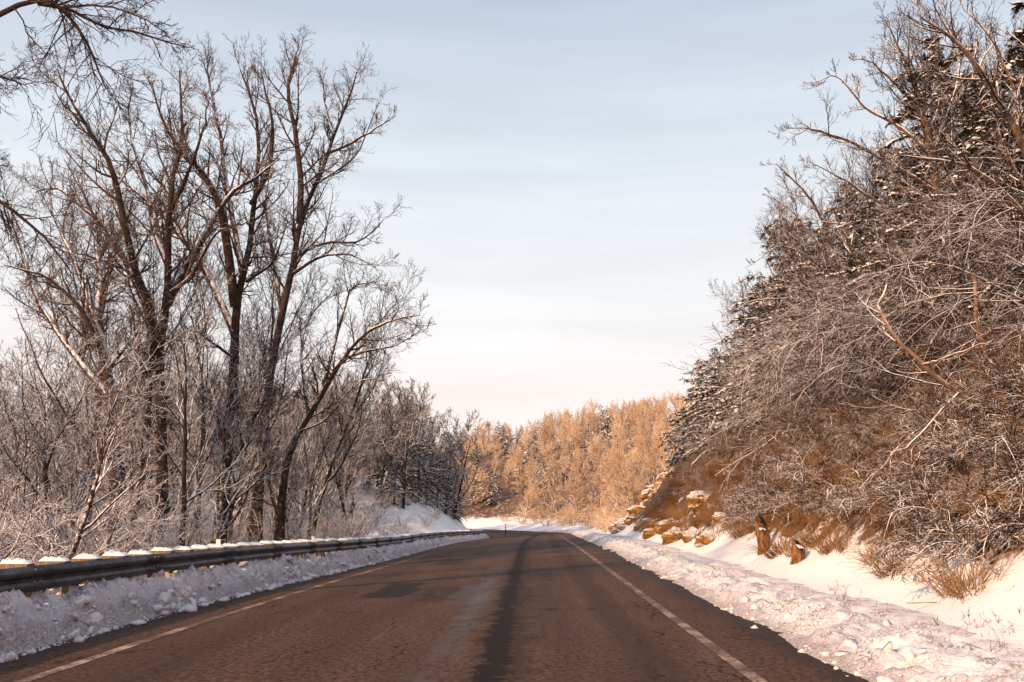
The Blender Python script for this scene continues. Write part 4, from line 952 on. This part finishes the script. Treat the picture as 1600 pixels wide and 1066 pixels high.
sap(505, [([(1208, 792, Y), (1207, 730, Y), (1204, 680, Y), (1200, 600, Y)], .085, .05, .55)], 'bare pinkish trunk rising from the bank above the broken stumps', l2=9, l3=6, l4=4, minr=.007, d2=.5, ang=80, trop=0.0)

# ------------------------------------------------------------------ rock outcrops in the cut
def rock_mesh(seed, sx, sy, sz):
    bm = bmesh.new(); bmesh.ops.create_cube(bm, size=2); bmesh.ops.bevel(bm, geom=bm.edges[:], offset=.35, segments=1, affect='EDGES')
    bmesh.ops.triangulate(bm, faces=bm.faces[:]); bmesh.ops.subdivide_edges(bm, edges=bm.edges[:], cuts=3, use_grid_fill=True)
    rg = np.random.default_rng(seed); o_ = rg.uniform(0, 50, 3)
    for v in bm.verts:
        c = v.co; n = fbm(np.array([c.x*1.3+o_[0]+c.z*.7]), np.array([c.y*1.3+o_[1]-c.z*.9]), seed, 4, .6)[0]
        lay = .10*math.sin(c.z*7+o_[2]+c.x)
        v.co = Vector((c.x*sx*(1+.45*n+lay), c.y*sy*(1+.45*n+lay), c.z*sz*(1+.25*n)))
    me = bpy.data.meshes.new('rock'); bm.to_mesh(me); bm.free(); me.materials.append(M['rock'])
    return me
RK = [rock_mesh(i, 1, 1, 1) for i in range(6)]
def outcrop(label, spots):
    o = thing('rock_outcrop', label, 'rock', (spots[0][0], spots[0][1], gz(spots[0][0], spots[0][1])))
    b0 = Vector(o.location)
    for i, (x, y, z, a, b_, c) in enumerate(spots):
        r_ = obj('rock', RK[i % 6], o, (x-b0.x, y-b0.y, z-b0.z)); r_.scale = (a, b_, c); r_.rotation_euler = (RNG.normal(0, .15), RNG.normal(0, .15), RNG.uniform(0, 6))
    return o
rgk = np.random.default_rng(88)
def rock_face(label, sa, sb, q0, q1, h, nose, seed, nblk):
    """a cut face of layered, jointed rock with loose blocks at its foot"""
    ss = np.linspace(sa, sb, 110); vv = np.linspace(-.12, 1.25, 60); SS, VV = np.meshgrid(ss, vv, indexing='ij')
    env = sstep(sa, sa+3, SS)*1.0
    top = h*(.35+.65*env)*(1+.35*fbm(SS*.35, SS*0+seed, seed, 3))
    back = nose*np.maximum(SS-(sb-3.2), 0)**1.6
    Z = np.minimum(VV, 1.0)*top
    lay = np.floor(Z*1.9+fbm(SS*.3, VV*0, seed+3, 2)*1.2)           # beds
    jog = vnoise(lay*7.3, np.floor(SS*.55+lay*.37)*3.1, seed+5)*.6    # jointed blocks
    cell = vnoise(np.floor(SS*1.7)*2.7, np.floor(Z*3.1)*5.3, seed+8)*.22
    Qq = q0+(q1-q0)*np.clip(VV, 0, 1)**1.15+back+(jog+cell+fbm(SS*1.5, Z*1.5, seed+9, 5, .65)*.95)*sstep(0, .1, VV)+np.maximum(VV-1, 0)*9
    Z = Z+np.maximum(VV-1, 0)*2.0+fbm(SS*2, VV*6, seed+2, 4, .6)*.4
    X, Yy = road_pt(SS, RE+Qq); b0 = np.array([float(X[0, 0]), float(Yy[0, 0]), float(road_z(sa, RE))])
    ZZ = road_z(SS, np.full_like(SS, RE))+Z-.15
    o = thing('rock_outcrop', label, 'rock', tuple(b0), 'rock in the cut')
    obj('rock_face', npmesh('rock_face', np.stack([X, Yy, ZZ], -1).reshape(-1, 3)-b0, [gridfaces(110, 60)[:, ::-1]], False, [M['rock']]), o)
    for i in range(nblk):
        s_ = rgk.uniform(sa, sb-1.5); Q_ = q0+rgk.normal(0, .35)-.1; x, y = road_pt(s_, RE+Q_); k = rgk.uniform(.15, .5)
        r_ = obj('rock', RK[i % 6], o, (float(x)-b0[0], float(y)-b0[1], gz(float(x), float(y))+k*.1-b0[2])); r_.scale = (k*1.2, k, k*.75); r_.rotation_euler = (rgk.normal(0, .25), rgk.normal(0, .25), rgk.uniform(0, 6))
rock_face('tall ochre rock nose in the cut where the bank ends at the bend', 59, 71, 3.1, 6.6, 4.7, .75, 11, 16)
rock_face('low brown ledge of broken ochre rock at the foot of the bank', 31, 56, 3.5, 5.2, 2.1, .2, 23, 20)
# broken stumps
def stump(x, y, h, r, label, tilt):
    o = thing('tree_stump', label, 'stump', (x, y, gz(x, y)-.1), 'broken stumps on the bank'); rg = np.random.default_rng(int(x*100))
    n = 14; V = []; F = []; lv = 7
    for k in range(lv):
        for i in range(n):
            a = i/n*6.283; rr_ = r*(1.25-.25*min(1, k/2))*(1+.10*math.sin(3*a+1)+rg.uniform(-.05, .05)); hh = h*k/(lv-1)
            if k == lv-1: hh += (.30*h*math.cos(a-2)+rg.uniform(-.16, .16)*h)
            V.append((math.cos(a)*rr_+tilt*hh, math.sin(a)*rr_, hh))
    V.append((tilt*h, 0, h*.86))
    F4 = [(k*n+i, k*n+(i+1) % n, (k+1)*n+(i+1) % n, (k+1)*n+i) for k in range(lv-1) for i in range(n)]
    F3 = [((lv-1)*n+i, (lv-1)*n+(i+1) % n, lv*n) for i in range(n)]
    obj('stump_wood', npmesh('stump_wood', V, [np.array(F4), np.array(F3)], False, [M['stump']]), o)
    c = obj('snow_cap', CAPS[1], o, (tilt*h, 0, h*.78-.05)); c.scale = (r*3.3, r*6.3, 1.3)
def at_bank(px, py, Y):
    """where the ray through the pixel meets the ground near depth Y"""
    best = None
    for yy in np.linspace(Y*.6, Y*1.5, 120):
        p = unproj(px, py, yy); d = abs(p[2]-gz(p[0], p[1]))
        if best is None or d < best[0]: best = (d, p)
    return best[1]
p = at_bank(1196, 862, 32); stump(p[0], p[1], .80, .17, 'tall broken orange-brown stump standing on the snowy bank', -.08)
p = at_bank(1246, 880, 27); stump(p[0], p[1], .50, .15, 'short snow-topped stump nearer the road than the tall one', .1)
# fallen poles
def pole(pts, r0, r1, label, m='orange_bark', n=12):
    W_ = np.array([unproj(*p) for p in pts]); C = catmull(W_, n); b0 = C[0].copy(); rr_ = np.linspace(r0, r1, n)
    o = thing('fallen_branch', label, 'branch', tuple(b0), 'fallen branches on the bank'); V, F = tubes((C-b0)[None], rr_[None], 7)
    obj('limb', npmesh('limb', V, F, True, [M[m]]), o); rg = np.random.default_rng(int(abs(pts[0][0])))
    if r0 < .015: return
    a = spawn(rg, (C-b0)[None], rr_[None], 9, .25, 1, 48, 14, .22, .3, .45, .005, .3)
    P2, R2 = grow(rg, *a[:3], a[3], 5, .13, .05, .4); a = spawn(rg, P2, R2, 5, .2, 1, 45, 12, .5, .3, .6, .004, .3); P3, R3 = grow(rg, *a[:3], a[3], 3, .15, .03, .5)
    V, F = merge([tubes(P2, R2, 4), tubes(P3, R3, 3)]); obj('twigs', npmesh('twigs', V, F, False, [M['twig_bank']]), o)
pole([(1455, 935, 14.0), (1490, 893, 14.5), (1530, 845, 15.2), (1566, 800, 15.8)], .045, .022, 'thick snow-crusted fallen branch leaning up the nearest part of the bank', 'bark_bank')
pole([(1490, 905, 13.9), (1560, 885, 14.3), (1610, 850, 14.6)], .035, .02, 'crooked fallen branch lying across the foot of the thick leaning one', 'bark_bank')
pole([(1300, 905, 19), (1340, 880, 19.4), (1380, 855, 20), (1415, 805, 21)], .03, .015, 'thin fallen branch propped on the brush in the middle of the bank', 'bark_bank')
pole([(1335, 830, 23.5), (1360, 800, 24), (1390, 770, 25), (1440, 745, 26)], .03, .012, 'pale fallen branch leaning uphill behind the short stump')
pole([(1418, 942, 13.3), (1455, 941, 13.35), (1500, 940, 13.4)], .012, .008, 'thin dark stick lying level on the ditch snow', 'bark_bank', 6)
# sprigs of dead weeds poking from the ditch snow
weed = [shrub(380+i, .42, 'brush', 'brush', name='dry_weed', stems=4, l1=4, l2=3, l3=0, r=.006, minr=.003, spread=.8, arch=.1) for i in range(3)]
sp = []
for (x_, y_) in [(1560, 1030), (1585, 1015), (1545, 990), (1500, 985), (1490, 1010), (1470, 970), (1372, 985), (1430, 1000), (1310, 925), (1340, 945), (1268, 935), (1180, 905), (1565, 965), (1520, 940), (1590, 990), (1400, 960)]:
    p = at_bank(x_, y_, 12); sp.append((p[0], p[1]))
scatter(weed, sp, 'sprig of dead brown weed poking through the ditch snow', 'weed', 'dead weeds in the ditch snow', (.6, 1.2), .3, sink=.0, seed=20)
finish([])
